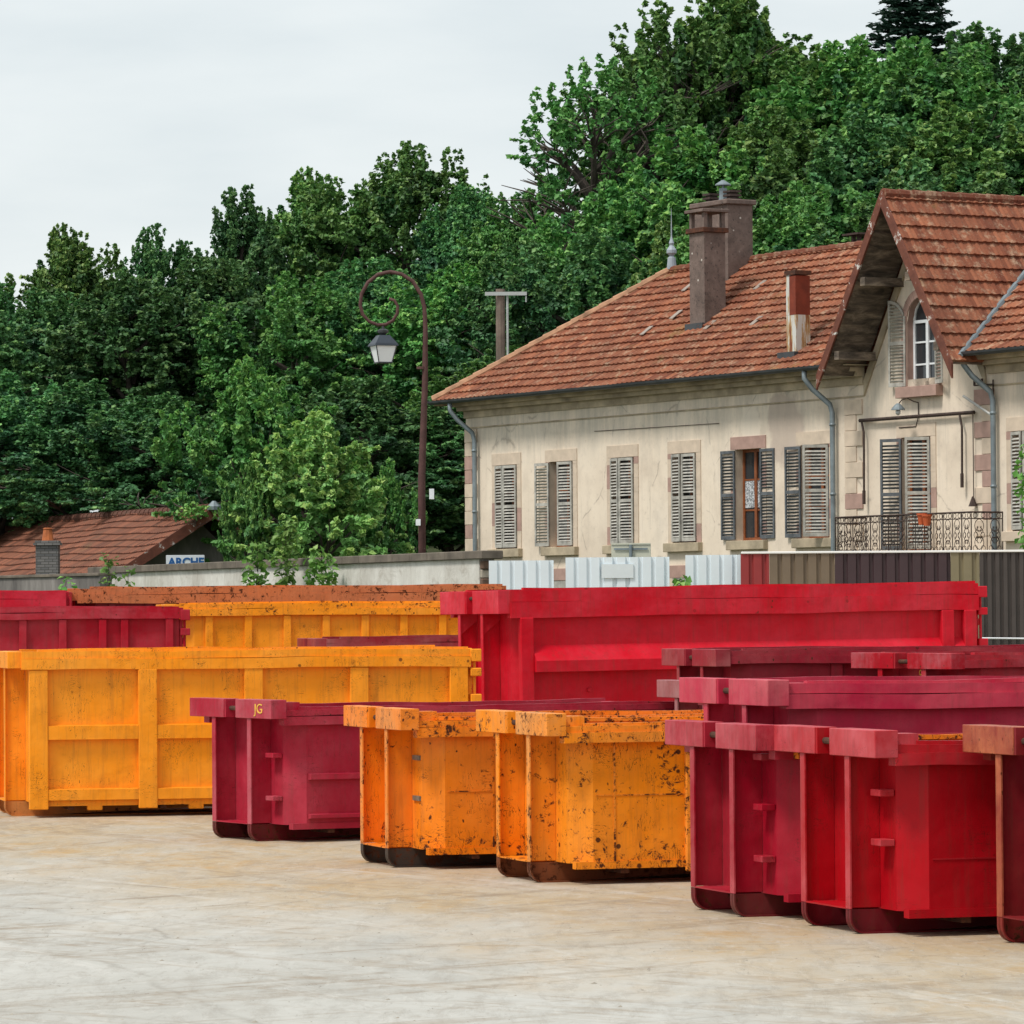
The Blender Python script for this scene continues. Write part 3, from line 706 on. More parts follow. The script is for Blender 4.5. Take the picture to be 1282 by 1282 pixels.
pt = (RZ - EZ) / (D / 2 + EO); sl = math.hypot(D / 2 + EO, RZ - EZ)
dsF = Vector((0, D / 2 + EO, RZ - EZ)).normalized(); dsB = Vector((0, -(D / 2 + EO), RZ - EZ)).normalized()
HX = D / 2 + EO
hipn = Vector((-1, 1, 0)).normalized()   # front slope keeps x + EO > y + EO
hp = Vector((-EO, -EO, 0))
gnr = (Vector((gc, 0, 0)), Vector((1, 0, 0)))
# line where the main front slope meets the gable roof planes
def gpl(sgn, up_=0.0):   # gable roof plane: z = GA1 - gsl*sgn*(x-gc)
    n_ = Vector((sgn * gsl, 0, 1)).normalized(); p = Vector((gc, 0, GA[1] - .02 + up_)); return p, n_
pL, nL = gpl(-1)   # left plane: z = apex - gsl*(gc-x) 
# main roof left of gable: keep points ABOVE the left gable plane or left of it
tile_roof('roof', (-EO, -EO, EZ), (1, 0, 0), dsF, gc + EO + .2, sl, [(hp, hipn), (Vector((gc, 0, 0)), Vector((1, 0, 0))), (pL, -nL)], M_TILE, BLD, seed=3, wob=.014)
pR, nR = gpl(1)
tile_roof('roof', (gc - .2, -EO, EZ), (1, 0, 0), dsF, LB - gc + .5, sl, [(Vector((gc, 0, 0)), Vector((-1, 0, 0))), (pR, -nR)], M_TILE, BLD, seed=4)
# hip end and back slope: plain tiled planes
m = MB()
m.poly([(-EO, D + EO, EZ), (-EO, -EO, EZ), (HX - EO, D / 2, RZ)]); m.poly([(LB, D + EO, EZ), (-EO, D + EO, EZ), (HX - EO, D / 2, RZ), (LB, D / 2, RZ)])
m.poly([(LB, 0, EZ), (LB, D, EZ), (LB, D / 2, RZ)])
m.build('roof_back', M_TILE, BLD)
# ridge and hip tiles
def ridge(a, b, parent, mat, r=.11, step=.4, name='ridge_tiles'):
    a, b = Vector(a), Vector(b); d = b - a; L_n = d.length; d.normalize(); m = MB(); n = max(1, int(L_n / step))
    for k in range(n):
        p, q = a + d * (k * L_n / n), a + d * ((k + 1) * L_n / n + .05)
        m.tube([p, q], [r * 1.12, r * .9], 8)
    return m.build(name, mat, parent)
M_RIDGE = m_simple('lichened_ridge_tiles', (.36, .20, .12), .95, .4, 3)
ridge((HX - EO, D / 2, RZ + .02), (gc - .6, D / 2, RZ + .02), BLD, M_TILE)
ridge((-EO, -EO, EZ + .05), (HX - EO, D / 2, RZ + .03), BLD, M_RIDGE, r=.12, step=.42, name='hip_tiles')
# gable roof
gz0 = gzf; gd = Vector((-ghw, 0, GA[1] - gz0)); gslen = gd.length
yF = -1.1
yB = D / 2 + .6
# right plane (facing +x): du along +y? eaves direction from front to back
dsR = Vector((-ghw, 0, GA[1] - gz0)).normalized(); dsL = Vector((ghw, 0, GA[1] - gz0)).normalized()
roofn = Vector((0, -pt, 1)).normalized(); rp = Vector((0, -EO, EZ - .05))   # keep above main front slope
tile_roof('gable_roof', (gc + ghw, yF, gz0), (0, 1, 0), dsR, D, gslen, [(rp, -roofn), (Vector((0, D - .3, 0)), Vector((0, 1, 0)))] if False else [(Vector((0, D, 0)), Vector((0, 1, 0)))], M_TILE, BLD, pitch=.37, seed=8)
tile_roof('gable_roof', (gc - ghw, yF, gz0), (0, 1, 0), dsL, D, gslen, [(Vector((0, D, 0)), Vector((0, 1, 0)))], M_TILE, BLD, pitch=.37, seed=9)
ridge((gc, yF, GA[1] + .02), (gc, D, GA[1] + .02), BLD, M_TILE)
# back of the gable
m = MB(); m.poly([(gc + ghw, D, gz0), (gc - ghw, D, gz0), (gc, D, GA[1])]); m.build('gable_back', M_REN, BLD)
# soffit boards under the overhang, purlins, bargeboards
for sgn in (-1, 1):
    m = MB(); nb = 11
    for k in range(nb):
        f0, f1 = k / nb, (k + .94) / nb
        q = lambda f, off: (gc + sgn * ghw * (1 - f), GA[1] - (GA[1] - gz0) * (1 - f) - off)
        (xa, za), (xb, zb3) = q(f0, .05), q(f1, .05)
        jit = .012 * ((k * 7) % 3)
        m.hexa([(xa, yF + .05, za - .03 - jit), (xb, yF + .05, zb3 - .03 - jit), (xb, -.001, zb3 - .03 - jit), (xa, -.001, za - .03 - jit), (xa, yF + .05, za), (xb, yF + .05, zb3), (xb, -.001, zb3), (xa, -.001, za)])
    m.build('soffit_boards', M_SOF, BLD)
    m = MB()
    q = lambda f, off: (gc + sgn * (ghw + .04) * (1 - f), GA[1] + .02 - (GA[1] - gz0) * (1 - f) - off)
    (xa, za), (xb, zb3) = q(-.04, -.07), q(1.0, -.07)
    (xc, zc), (xd, zd) = q(-.04, .27), q(1.0, .30)
    m.prism([(xa, yF - .06, za), (xb, yF - .06, zb3), (xd, yF - .06, zd), (xc, yF - .06, zc)], (0, .05, 0))
    m.build('bargeboard', M_BARGE, BLD)
    for f in (.18, .60):
        (xa, za) = q(f, .30); m = MB(); m.box(xa - .09 - sgn * .14, xa + .09 - sgn * .14, yF + .03, -.001, za - .16, za + .03); m.build('purlin', M_SOF, BLD)
    m = MB()
    q2 = lambda f, off: (gc + sgn * (ghw - .1) * (1 - f), GA[1] - (GA[1] - gz0) * (1 - f) - off)
    (xa, za), (xb, zb3) = q2(.02, .25), q2(.97, .25)
    (xc, zc), (xd, zd) = q2(.02, .60), q2(.97, .60)
    m.prism([(xa, -.05, za), (xb, -.05, zb3), (xd, -.05, zd), (xc, -.05, zc)], (0, .048, 0)); m.build('gable_trim', M_CORN, BLD)
# valley flashing at the right of the gable: meeting line of the planes z = GA - gsl*(x-gc) and z = EZ + pt*(y+EO)
yv = lambda x: (GA[1] - gsl * (x - gc) - EZ) / pt - EO
m = MB(); xa, xb = gc + ghw - .02, gc + .15
m.tube([(x, yv(x), GA[1] - gsl * (x - gc) + .06) for x in (xa, (xa + xb) / 2, xb)], .07, 6); m.build('valley_flashing', M_ZINC, BLD)
# gutters
for (a0, a1) in ((-EO - .05, gc - ghw + .1), (gc + ghw - .02, LB)):
    m = MB()
    ar = [(math.cos(k) * .10, math.sin(k) * .10) for k in [math.pi + math.pi * j / 6 for j in range(7)]]
    m.prism([(a0, -EO - .08 + y, EZ + .02 + z) for y, z in ar], (a1 - a0, 0, 0)); m.build('gutter', M_GUT, BLD)
m = MB(); m.box(-EO, -EO + .06, -EO, D + EO, EZ - .10, EZ - .01); m.build('eaves_board', M_CORN, BLD)
# eaves soffit
for (a0, a1) in ((-EO + .07, gc - ghw + .3), (gc + ghw - .3, LB)):
    m = MB(); m.box(a0, a1, -EO, -.001, EZ - .02, EZ + .005); m.build('eaves_soffit', M_CORN, BLD)
# downpipes
def downpipe(px, parent, top_off=-.5):
    u = UV(px, 600)[0]; m = MB()
    pts = [(u + top_off, -EO - .05, EZ - .02), (u + top_off, -EO - .05, EZ - .25), (u + top_off * .7, -EO + .1, EZ - .5), (u + top_off * .15, -.17, EZ - .85), (u, -.14, EZ - 1.05), (u, -.14, 4.5), (u, -.14, Z0)]
    m.tube(pts, .062, 10); 
    for z in (7.0, 5.4, 3.9): m.tube([(u, -.14, z), (u, -.14, z + .06)], .074, 10)
    return m.build('downpipe', M_ZINC, parent, smooth=True)
downpipe(600, BLD, -.35); downpipe(1049, BLD, -.35); downpipe(1250.5, BLD, -.35)
# quoins
def quoins(u0, wide, narrow, side, z0, z1, parent, n=18, seed=1):
    rnd = random.Random(seed); m = MB(); h = .36; k = 0; z = z1
    while z > z0:
        w_ = wide if k % 2 == 0 else narrow
        a0, a1 = (u0, u0 + w_) if side > 0 else (u0 - w_, u0)
        mi = 1 if rnd.random() < .38 else 0
        m.box(a0, a1, -.035 if k % 2 == 0 else -.028, .0, z - h + .012, z, m=mi, c=.006); z -= h; k += 1
    return m.build('quoins', [M_CREAM, M_PINKST], parent)
quoins(-.03, .62, .36, 1, 2.6, EAVE - .32, BLD, seed=2)
quoins(UV(1059, 600)[0], .70, .45, 1, 2.6, EAVE - .35, BLD, seed=5)
quoins(UV(1246, 600)[0], .72, .45, -1, 2.6, EAVE - .35, BLD, seed=8)
# windows
def surround(h, parent, col=0, seed=0):
    rnd = random.Random(seed); u0, u1, z0, z1 = h; m = MB(); w_ = .2
    m.box(u0 - w_, u1 + w_, -.022, -.001, z1 + .002, z1 + .30, m=col)
    for s_ in (0, 1):
        z = z0
        while z < z1 - .02:
            hh = min(rnd.choice((.45, .6, .35)), z1 - z)
            a0, a1 = (u0 - w_, u0 - .002) if s_ == 0 else (u1 + .002, u1 + w_)
            m.box(a0, a1, -.02, -.001, z, z + hh - .004, m=1 if rnd.random() < .3 else 0); z += hh
    return m.build('surround', [M_CREAM, M_PINKST], parent)
def shutter(parent, hx, z0, z1, w_, th, side, mat, arch=False, y=-.04):
    """leaf hinged at x=hx; side +1: closed leaf lies towards +x; th opening angle outwards, degrees"""
    t_ = R(th); dx, dy = side * math.cos(t_), -math.sin(t_)
    def fr(a_, b_, z): return (hx + dx * a_ + dy * b_ * side * -1 * 0 + (-dy) * b_ * 0, y + dy * a_ , z) if False else (hx + dx * a_ - dy * b_ * side, y + dy * a_ + dx * b_ * side, z)
    m = MB(); fw = .055; T_ = .035
    h_ = z1 - z0
    def ztop(a_):
        if not arch: return z1
        k = a_ / w_; return z1 - (1 - math.sqrt(max(0, 1 - (1 - k) ** 2))) * w_ if arch == 1 else z1
    m.box(0, fw, -T_ / 2, T_ / 2, z0, ztop(fw * .5) if arch else z1, fr=fr); m.box(w_ - fw, w_, -T_ / 2, T_ / 2, z0, z1, fr=fr)
    m.box(fw, w_ - fw, -T_ / 2, T_ / 2, z0, z0 + .09, fr=fr); m.box(fw, w_ - fw, -T_ / 2, T_ / 2, z0 + h_ * .5 - .04, z0 + h_ * .5 + .04, fr=fr)
    if not arch: m.box(fw, w_ - fw, -T_ / 2, T_ / 2, z1 - .07, z1, fr=fr)
    else:
        for k in range(6):
            a0, a1 = fw + (w_ - 2 * fw) * k / 6, fw + (w_ - 2 * fw) * (k + 1) / 6
            m.hexa([fr(a0, -T_ / 2, ztop(a0) - .07), fr(a1, -T_ / 2, ztop(a1) - .07), fr(a1, T_ / 2, ztop(a1) - .07), fr(a0, T_ / 2, ztop(a0) - .07),
                    fr(a0, -T_ / 2, ztop(a0)), fr(a1, -T_ / 2, ztop(a1)), fr(a1, T_ / 2, ztop(a1)), fr(a0, T_ / 2, ztop(a0))])
    n = int(h_ / .085)
    for k in range(n):
        z = z0 + .10 + (h_ - .2) * k / n
        if abs(z - (z0 + h_ * .5)) < .06: continue
        if arch and z > z1 - w_ * .9:
            a1 = fw
            a0 = w_ - math.sqrt(max(0, w_ ** 2 - (z + .1 - (z1 - w_)) ** 2)) + fw * .6 if z + .1 > z1 - w_ else fw
            if a0 > w_ - fw - .05: continue
        else: a0 = fw
        bo = .016
        b0, b1 = (T_ * .5 * 1, -T_ * .5)
        m.hexa([fr(a0, -.018, z + (.0)), fr(w_ - fw, -.018, z + .0), fr(w_ - fw, .016, z + .035), fr(a0, .016, z + .035),
                fr(a0, -.018, z + .010), fr(w_ - fw, -.018, z + .010), fr(w_ - fw, .016, z + .045), fr(a0, .016, z + .045)])
    return m.build('shutter', mat, parent)
def casement(parent_name, h, mat, parent, depth=.2, bars=2, curtain=False):
    u0, u1, z0, z1 = h; m = MB(); f = .07
    m.box(u0, u0 + f, depth, depth + .06, z0, z1); m.box(u1 - f, u1, depth, depth + .06, z0, z1); m.box(u0 + f, u1 - f, depth, depth + .06, z1 - f, z1); m.box(u0 + f, u1 - f, depth, depth + .06, z0, z0 + f)
    um = (u0 + u1) / 2; m.box(um - .05, um + .05, depth - .01, depth + .06, z0 + f, z1 - f)
    for k in range(1, bars + 1):
        z = z0 + (z1 - z0) * k / (bars + 1); m.box(u0 + f, um - .05, depth + .01, depth + .05, z - .02, z + .02); m.box(um + .05, u1 - f, depth + .01, depth + .05, z - .02, z + .02)
    o = m.build(parent_name, mat, parent)
    m = MB(); m.box(u0 + f, u1 - f, depth + .035, depth + .04, z0 + f, z1 - f); m.build('pane', M_GLASS, o)
    if curtain:
        m = MB(); m.box(u0 + f, u1 - f, depth + .022, depth + .028, z0 + (z1 - z0) * .36, z0 + (z1 - z0) * .66); m.build('curtain', M_LACE, o)
    return o
sh = [(10, 10), (172, 10), (12, 10), (10, 6), (178, 182), (176, 55)]
for k, h in enumerate(wins):
    wo = casement('window', h, M_WOODB, BLD, curtain=(k == 4))
    surround(h, wo, col=1 if k in (4,) else 0, seed=k)
    wd = (h[1] - h[0]) / 2
    mt = M_SHUT_D if k in (4,) else M_SHUT
    if k in (4, 5): wd *= 1.05
    shutter(wo, h[0] + .01, h[2] + .03, h[3] - .02, wd - .015, sh[k][0], 1, M_SHUT_D if k in (4, 5) else M_SHUT)
    shutter(wo, h[1] - .01, h[2] + .03, h[3] - .02, wd - .015, sh[k][1], -1, mt)
    m = MB(); m.box(h[0] - .26, h[1] + .24, -.14, .02, h[2] - .22, h[2] - .003, c=.01); m.build('sill', M_CORN, wo)
    # ground floor window below
    lo = [h[0], h[1], 1.75, zb0 - .85]
    m = MB(); m.box(lo[0] - .24, lo[1] + .24, -.035, -.001, lo[3], lo[3] + .30, m=1); m.box(lo[0] - .24, lo[0], -.03, -.001, lo[2], lo[3] - .002); m.box(lo[1], lo[1] + .24, -.03, -.001, lo[2], lo[3] - .002)
    m.box(lo[0], lo[1], -.02, -.001, lo[2], lo[3] - .002, m=2)
    m.build('blind_window', [M_CREAM, M_PINKST, M_SHUT], BLD)
dw = casement('window', door, M_WOODB, BLD, bars=3); surround(door, dw, seed=20)
wdd = (door[1] - door[0]) / 2
shutter(dw, door[0] + .01, door[2] + .03, door[3] - .02, wdd, 157, 1, M_SHUT_D); shutter(dw, door[1] - .01, door[2] + .03, door[3] - .02, wdd, 55, -1, M_SHUT)
rwo = casement('window', rw, M_WOODB, BLD); surround(rw, rwo, seed=23)
shutter(rwo, rw[0] + .01, rw[2] + .03, rw[3] - .02, .52, 14, 1, M_SHUT); shutter(rwo, rw[1] - .01, rw[2] + .03, rw[3] - .02, .52, 14, -1, M_SHUT)
m = MB(); m.box(rw[0] - .26, rw[1] + .24, -.14, .02, rw[2] - .22, rw[2] - .003, c=.01); m.build('sill', M_CREAM, rwo)
# gable window
gh = [gwl, gwr, gwz0, gwsp]
gwo = casement('gable_window', [gwl, gwr, gwz0, gwsp + .05], M_WHITEP, BLD, bars=2, depth=.16)
m = MB(); m.box(gwl + .08, gwr - .08, .30, .305, gwz0 + .05, gwsp - .3); m.build('curtain', M_LACE, gwo)
m = MB(); pts = [(gm + gwa * .96 * math.cos(a_), .19, gwsp + .05 + gwa * .96 * math.sin(a_)) for a_ in [math.pi * k / 12 for k in range(13)]]
m.tube(pts, .04, 6); m.build('arch_frame', M_WHITEP, gwo)
m = MB(); m.prism([(p[0], .2, p[2]) for p in pts], (0, .01, 0)); m.build('pane', M_GLASS, gwo)
m = MB()
for k in range(14):       # arch surround
    a0, a1 = math.pi * k / 14, math.pi * (k + .96) / 14; r0, r1 = gwa + .004, gwa + .2
    P_ = lambda r, a_: (gm + r * math.cos(a_), gwsp + r * math.sin(a_))
    q = [P_(r0, a0), P_(r1, a0), P_(r1, a1), P_(r0, a1)]
    m.prism([(x, -.025, z) for x, z in q], (0, .024, 0))
m.box(gwl - .2, gwl - .004, -.025, -.001, gwz0, gwsp - .01); m.box(gwr + .004, gwr + .2, -.025, -.001, gwz0, gwsp - .01)
m.build('surround', M_PINKST, gwo)
m = MB(); m.box(gwl - .22, gwr + .24, -.2, .02, gwz0 - .25, gwz0 - .004, c=.01); m.build('sill', M_PINKST, gwo)
shutter(gwo, gwl - .02, gwz0 + .02, gwz1 - .02, gwa, 172, 1, M_SHUT, arch=1); shutter(gwo, gwr + .02, gwz0 + .02, gwz1 - .02, gwa, 160, -1, M_SHUT, arch=1)
# balcony
BD = .85
zf = UV(1100, 697, -BD)[1]; zr = UV(1046, 648, -BD)[1]; bu0 = UV(1046, 660, -BD)[0]; bu1 = UV(1216, 660, -BD)[0]
bal = bpy.data.objects.new('balcony', None); link(bal, BLD)
m = MB(); m.box(bu0 - .08, bu1 + .08, -BD - .08, -.001, zf - .16, zf - .02, c=.01)
for u in (bu0 + .4, bu1 - .4): m.prism([(u - .08, -.001, zf - .161), (u - .08, -BD + .1, zf - .161), (u - .08, -.001, zf - .7)], (.16, 0, 0))
m.build('slab', M_CORN, bal)
m = MB(); Hh = zr - zf
def railing(pf, Ln):
    """pf(s, z) -> point; ornate scrolled iron panels"""
    m.tube([pf(0, zr), pf(Ln, zr)], .022, 6); m.tube([pf(0, zr - .14), pf(Ln, zr - .14)], .012, 5); m.tube([pf(0, zf + .06), pf(Ln, zf + .06)], .014, 5)
    n = max(1, round(Ln / .34)); w_ = Ln / n
    for k in range(n + 1): m.tube([pf(k * w_, zf - .02), pf(k * w_, zr)], .011 if k % 2 else .015, 5)
    for k in range(n):
        c0 = (k + .5) * w_; r = w_ * .40
        for (zc, rr_) in ((zr - .07, .055), (zf + .06 + .07, .06)):
            for dxx in (-.25, .25): m.tube([pf(c0 + dxx * w_ + rr_ * math.cos(a_), zc + rr_ * math.sin(a_)) for a_ in [2 * math.pi * j / 8 for j in range(8)]], .008, 4, closed=True)
        zt_, zb_ = zr - .14, zf + .06
        for sgn in (-1, 1):
            pts = []
            for j in range(15):      # S scroll
                a_ = math.pi * 1.6 * j / 14; rr_ = r * (1 - j / 20)
                pts.append(pf(c0 + sgn * (rr_ * math.sin(a_) * .9), zt_ - r * 1.05 + rr_ * math.cos(a_)))
            m.tube(pts, .009, 4)
            pts = [pf(c0 + sgn * (r * (1 - j / 20) * math.sin(math.pi * 1.6 * j / 14) * .9), zb_ + r * 1.25 - r * (1 - j / 20) * math.cos(math.pi * 1.6 * j / 14)) for j in range(15)]
            m.tube(pts, .009, 4)
            m.tube([pf(c0 + sgn * w_ * f1, zb_ + (zt_ - zb_) * f2) for f1, f2 in ((.05, .25), (.25, .38), (.08, .5), (.25, .62), (.05, .75))], .010, 4)
            zz_ = (zt_ + zb_) / 2
            m.tube([pf(c0 + sgn * w_ * .22 + .05 * math.cos(a_), zz_ + .07 * math.sin(a_)) for a_ in [2 * math.pi * j / 8 for j in range(8)]], .008, 4, closed=True)
railing(lambda s_, z: (bu0 + s_, -BD, z), bu1 - bu0)
railing(lambda s_, z: (bu0, -BD + s_, z), BD)
railing(lambda s_, z: (bu1, -BD + s_, z), BD)
m.build('railing', M_IRON, bal)
# pots hung on the railing
M_POT = m_simple('orange_flower_pot', (.52, .10, .03), .6, .2, 6)
pu = UV(1155, 650, -BD - .12)[0]
for k in range(2):
    wpt = O_ + U * (pu + k * .19) + OUT * (BD + .14) + Vector((0, 0, zr - .24 - .03 * k))
    o = thing('flower_pot', ('orange plastic flower pot hooked on the balcony railing, left of the pair' if k == 0 else 'orange plastic flower pot hooked on the balcony railing, right of the pair'), 'flower pot', wpt, BR_, 'flower pots on the balcony railing')
    m = MB(); m.lathe([(.07, 0), (.10, .20), (.115, .205), (.115, .25), (.10, .25), (.085, .20)], n=14); m.build('pot', M_POT, o, smooth=False)
    m = MB(); m.tube([(0, .11, .23), (0, .145, .27), (0, .16, .22)], .006, 5); m.build('hook', M_IRON, o)
# iron pipe frame, hanging rods and wall lamp on the gable wall
m = MB()
a0, z_a = UV(1081, 526); a1, z_b = UV(1224, 517)
zz = (z_a + z_b) / 2
m.tube([(a0, -.10, zz), (a1, -.10, zz)], .045, 6); 
for (px, py0, py1) in ((1087, 528, 628), (1210, 520, 607)):
    u = UV(px, 560)[0]; zt_ = UV(px, py0)[1]; zb_ = UV(px, py1)[1]
    m.tube([(u - .12, -.1, zz), (u, -.12, zt_ - .25), (u, -.12, zt_ - .6), (u, -.13, zb_)], .028, 6); m.tube([(u, -.13, zb_ + .25), (u, -.13, zb_ - .06)], .042, 6)
u = UV(1222, 560)[0]; m.tube([(u, -.08, zz), (u, -.08, UV(1222, 630)[1])], .012, 5); m.lathe([(.10, 0), (.02, .22)], (u, -.1, UV(1222, 634)[1]), 6)
m.build('awning_rods', M_IRON, BLD)
m = MB(); lu, lz = UV(1151, 504)
cable = [(UV(1127, 535)[0], -.03, zt0 + .25), (UV(1127, 535)[0], -.03, zz - .22), (lu - .1, -.03, zz - .22), (lu, -.03, zz), (lu, -.03, lz)]
m.tube(cable, .013, 5); m.build('cable', M_IRON, BLD)
lampo = bpy.data.objects.new('wall_lamp', None); link(lampo, BLD)
m = MB(); m.tube([(lu, -.03, lz), (lu, -.15, lz + .02), (lu - .05, -.30, lz + .10), (lu - .1, -.42, lz + .05), (lu - .12, -.48, lz - .03)], .014, 6); m.build('arm', M_IRON, lampo)
m = MB(); m.lathe([(.16, -.15), (.15, -.12), (.08, -.04), (.03, 0)], (lu - .12, -.5, lz - .02), 14); m.build('shade', M_ZINC, lampo)
t = NT('lamp_glass_clear'); t.base((.5, .52, .52)); t.rough(.15); M_BULB = t.mat
m = MB(); m.lathe([(.02, -.27), (.06, -.23), (.06, -.18), (.04, -.15)], (lu - .12, -.5, lz - .02), 10); m.build('bulb', M_BULB, lampo)
# telephone bracket near the right downpipe
m = MB(); u, z = UV(1246, 481); 
m.tube([(u, -.06, z + .1), (u, -.06, z - .45)], .02, 5); m.tube([(u, -.06, z), (u - .62, -.12, z)], .018, 5)
for d_ in (0.32, .6): m.tube([(u - d_, -.12, z), (u - d_, -.12, z + .14)], .03, 6)
m.build('wire_bracket', M_IRON, BLD)
m = MB(); p_ = UV(1222, 496); q_ = UV(1247, 522); m.tube([(p_[0], -.35, p_[1]), (q_[0], -.05, q_[1])], .03, 6); m.build('wire_strut', m_simple('galvanised', (.5, .5, .48), .5, .1, 4), BLD)
m = MB(); p_ = UV(745, 540); q_ = UV(901, 530)
m.tube([(p_[0] + (q_[0] - p_[0]) * k / 10, -.02, p_[1] + (q_[1] - p_[1]) * k / 10 - .0) for k in range(11)], .008, 4); m.build('wall_wire', M_IRON, BLD)

# chimneys
t = NT('mottled_chimney_render')
n1 = t.noise(2.5, 8, .7); v = t.n('ShaderNodeTexVoronoi'); v.inputs['Scale'].default_value = 5; t.l(t.co, v.inputs[0])
c = t.ramp(n1, [(.3, (.09, .065, .055)), (.6, (.18, .13, .11)), (.75, (.27, .21, .18))])
c = t.mix(t.math('MULTIPLY', t.ramp(v.outputs['Distance'], [(.10, 1.0), (.16, 0.0)]), t.ramp(v.outputs['Color'], [(.72, 0.0), (.75, 1.0)])), c, (.62, .58, .52))
c = t.mix(t.ramp(t.noise(12, 5, .7), [(.58, 0.0), (.66, .8)]), c, (.045, .035, .03))
t.base(c); t.rough(.95); t.bump(t.noise(14, 6, .7), .5, .02); M_CHIM = t.mat
def roof_z(v): return EZ + pt * (v + EO)
def chimney(pxl, pxr, pytop, v, d, kind):
    u0 = UV(pxl, pytop, v)[0]; ztop = UV(pxl, pytop, v)[1]; 
    u1 = UV(pxr, pytop, v)[0]
    return u0, u1, ztop
# front chimney: left face is narrow front, right face long flank
cv = 1.38
u0, zt_ = UV(863, 293, cv); wu = UV(876, 293, cv)[0] - u0; dd = 1.15   # front width and depth
wu = max(.42, min(wu, .6))
m = MB(); zb_ = roof_z(cv) - .3
wu = UV(884, 293, cv)[0] - u0
m.box(u0, u0 + wu * .62 + .2, cv, cv + .62, zb_, zt_); ch = m.build('chimney', M_CHIM, BLD)
m = MB(); m.box(u0 - .07, u0 + wu * .62 + .27, cv - .07, cv + .69, zt_ + .002, zt_ + .12, c=.01); m.build('chimney_cap', M_BARE_RUST, ch)
ww = wu * .62 + .2
for (a_, b_) in ((.0, .0), (ww - .1, 0), (0, .52), (ww - .1, .52)):
    m = MB(); m.box(u0 + a_, u0 + a_ + .1, cv + b_, cv + b_ + .1, zt_ + .121, zt_ + .50); m.build('cowl_post', M_CHIM, ch)
m = MB(); m.box(u0 - .09, u0 + ww + .09, cv - .09, cv + .71, zt_ + .501, zt_ + .58, c=.01); m.build('cowl_slab', M_CHIM, ch)
m = MB(); m.box(u0 - .06, u0 + ww + .06, cv - .12, cv + .70, roof_z(cv) - .12, roof_z(cv) + .10); m.build('flashing', M_GUT, ch)
# rear big chimney on the ridge
cv2 = D / 2 - .75
u0, zt_ = UV(868, 262, cv2); u1 = UV(911, 262, cv2)[0]
m = MB(); m.box(u0, u1, cv2, cv2 + .75, roof_z(cv2) - .4, zt_); ch = m.build('chimney', M_CHIM, BLD)
m = MB(); m.box(u0 - .08, u1 + .08, cv2 - .08, cv2 + .83, zt_ + .002, zt_ + .13, c=.02); m.build('chimney_cap', M_CHIM, ch)
for k, f in enumerate((.18, .78)):
    m = MB(); uc = u0 + (u1 - u0) * f
    for j in range(3): m.box(uc - .17, uc + .17, cv2 + .2, cv2 + .54, zt_ + .131 + j * .1, zt_ + .185 + j * .1)
    m.box(uc - .1, uc + .1, cv2 + .27, cv2 + .47, zt_ + .131, zt_ + .33)
    m.build('louvred_pot', M_IRON, ch)
m = MB(); uc = u0 + (u1 - u0) * .52
m.lathe([(.12, 0), (.10, .18), (.10, .35)], (uc, cv2 + .37, zt_ + .131), 12); m.lathe([(.20, .42), (.20, .45), (.03, .56)], (uc, cv2 + .37, zt_ + .131), 12); m.tube([(uc, cv2 + .37, zt_ + .3), (uc, cv2 + .37, zt_ + .6)], .03, 6)
m.build('cowl', M_ZINC, ch, smooth=False)
# white and rusty steel flue
cv3 = -.12
u0, zt_ = UV(984, 345, cv3); 
m = MB(); wq = .40; dq = .40
zb_ = roof_z(cv3) - .2; zm = UV(984, 395, cv3)[1]
m.box(u0, u0 + wq, cv3, cv3 + dq, zb_, zm - .002); m.box(u0, u0 + wq * .35, cv3 - .002, cv3 + dq, zm, zt_); m.box(u0 + wq * .35 + .001, u0 + wq, cv3 - .006, cv3 + dq, zm, zt_ - .02, m=1)
ch = m.build('steel_flue', [M_FLUE, m_simple('rust_red_sheet', (.20, .035, .015), .8, .3, 3)], BLD)
m = MB(); m.box(u0 - .03, u0 + wq + .03, cv3 - .03, cv3 + dq + .03, zt_ + .001, zt_ + .10); m.build('flue_cap', M_BARE_RUST, ch)
m = MB(); m.box(u0 - .25, u0 + wq + .06, cv3 - .1, cv3 + dq + .05, roof_z(cv3) - .08, roof_z(cv3) + .09); m.build('flashing', M_GUT, ch)
# rear flue seen left of the gable
v4 = D * .75; u0, zt_ = UV(1066, 292, v4)
m = MB(); m.box(u0 - .3, u0 + .3, v4, v4 + .5, RZ - .6, zt_ - .28); ch = m.build('chimney', M_BARE_RUST, BLD)
m = MB(); m.box(u0 - .16, u0 - .08, v4 + .1, v4 + .2, zt_ - .279, zt_ - .05); m.box(u0 + .08, u0 + .16, v4 + .1, v4 + .2, zt_ - .279, zt_ - .05); m.box(u0 - .35, u0 + .35, v4 - .05, v4 + .5, zt_ - .048, zt_); m.build('cowl', M_IRON, ch)
# finial
m = MB(); m.lathe([(.13, 0), (.10, .3), (.05, .34), (.13, .42), (.13, .5), (.05, .62), (.07, .68), (.035, .78), (.02, .85), (.004, 1.6)], (HX - EO, D / 2, RZ + .05), 12); m.build('finial', m_simple('finial_zinc', (.30, .34, .38), .5, .2, 4), BLD, smooth=False)
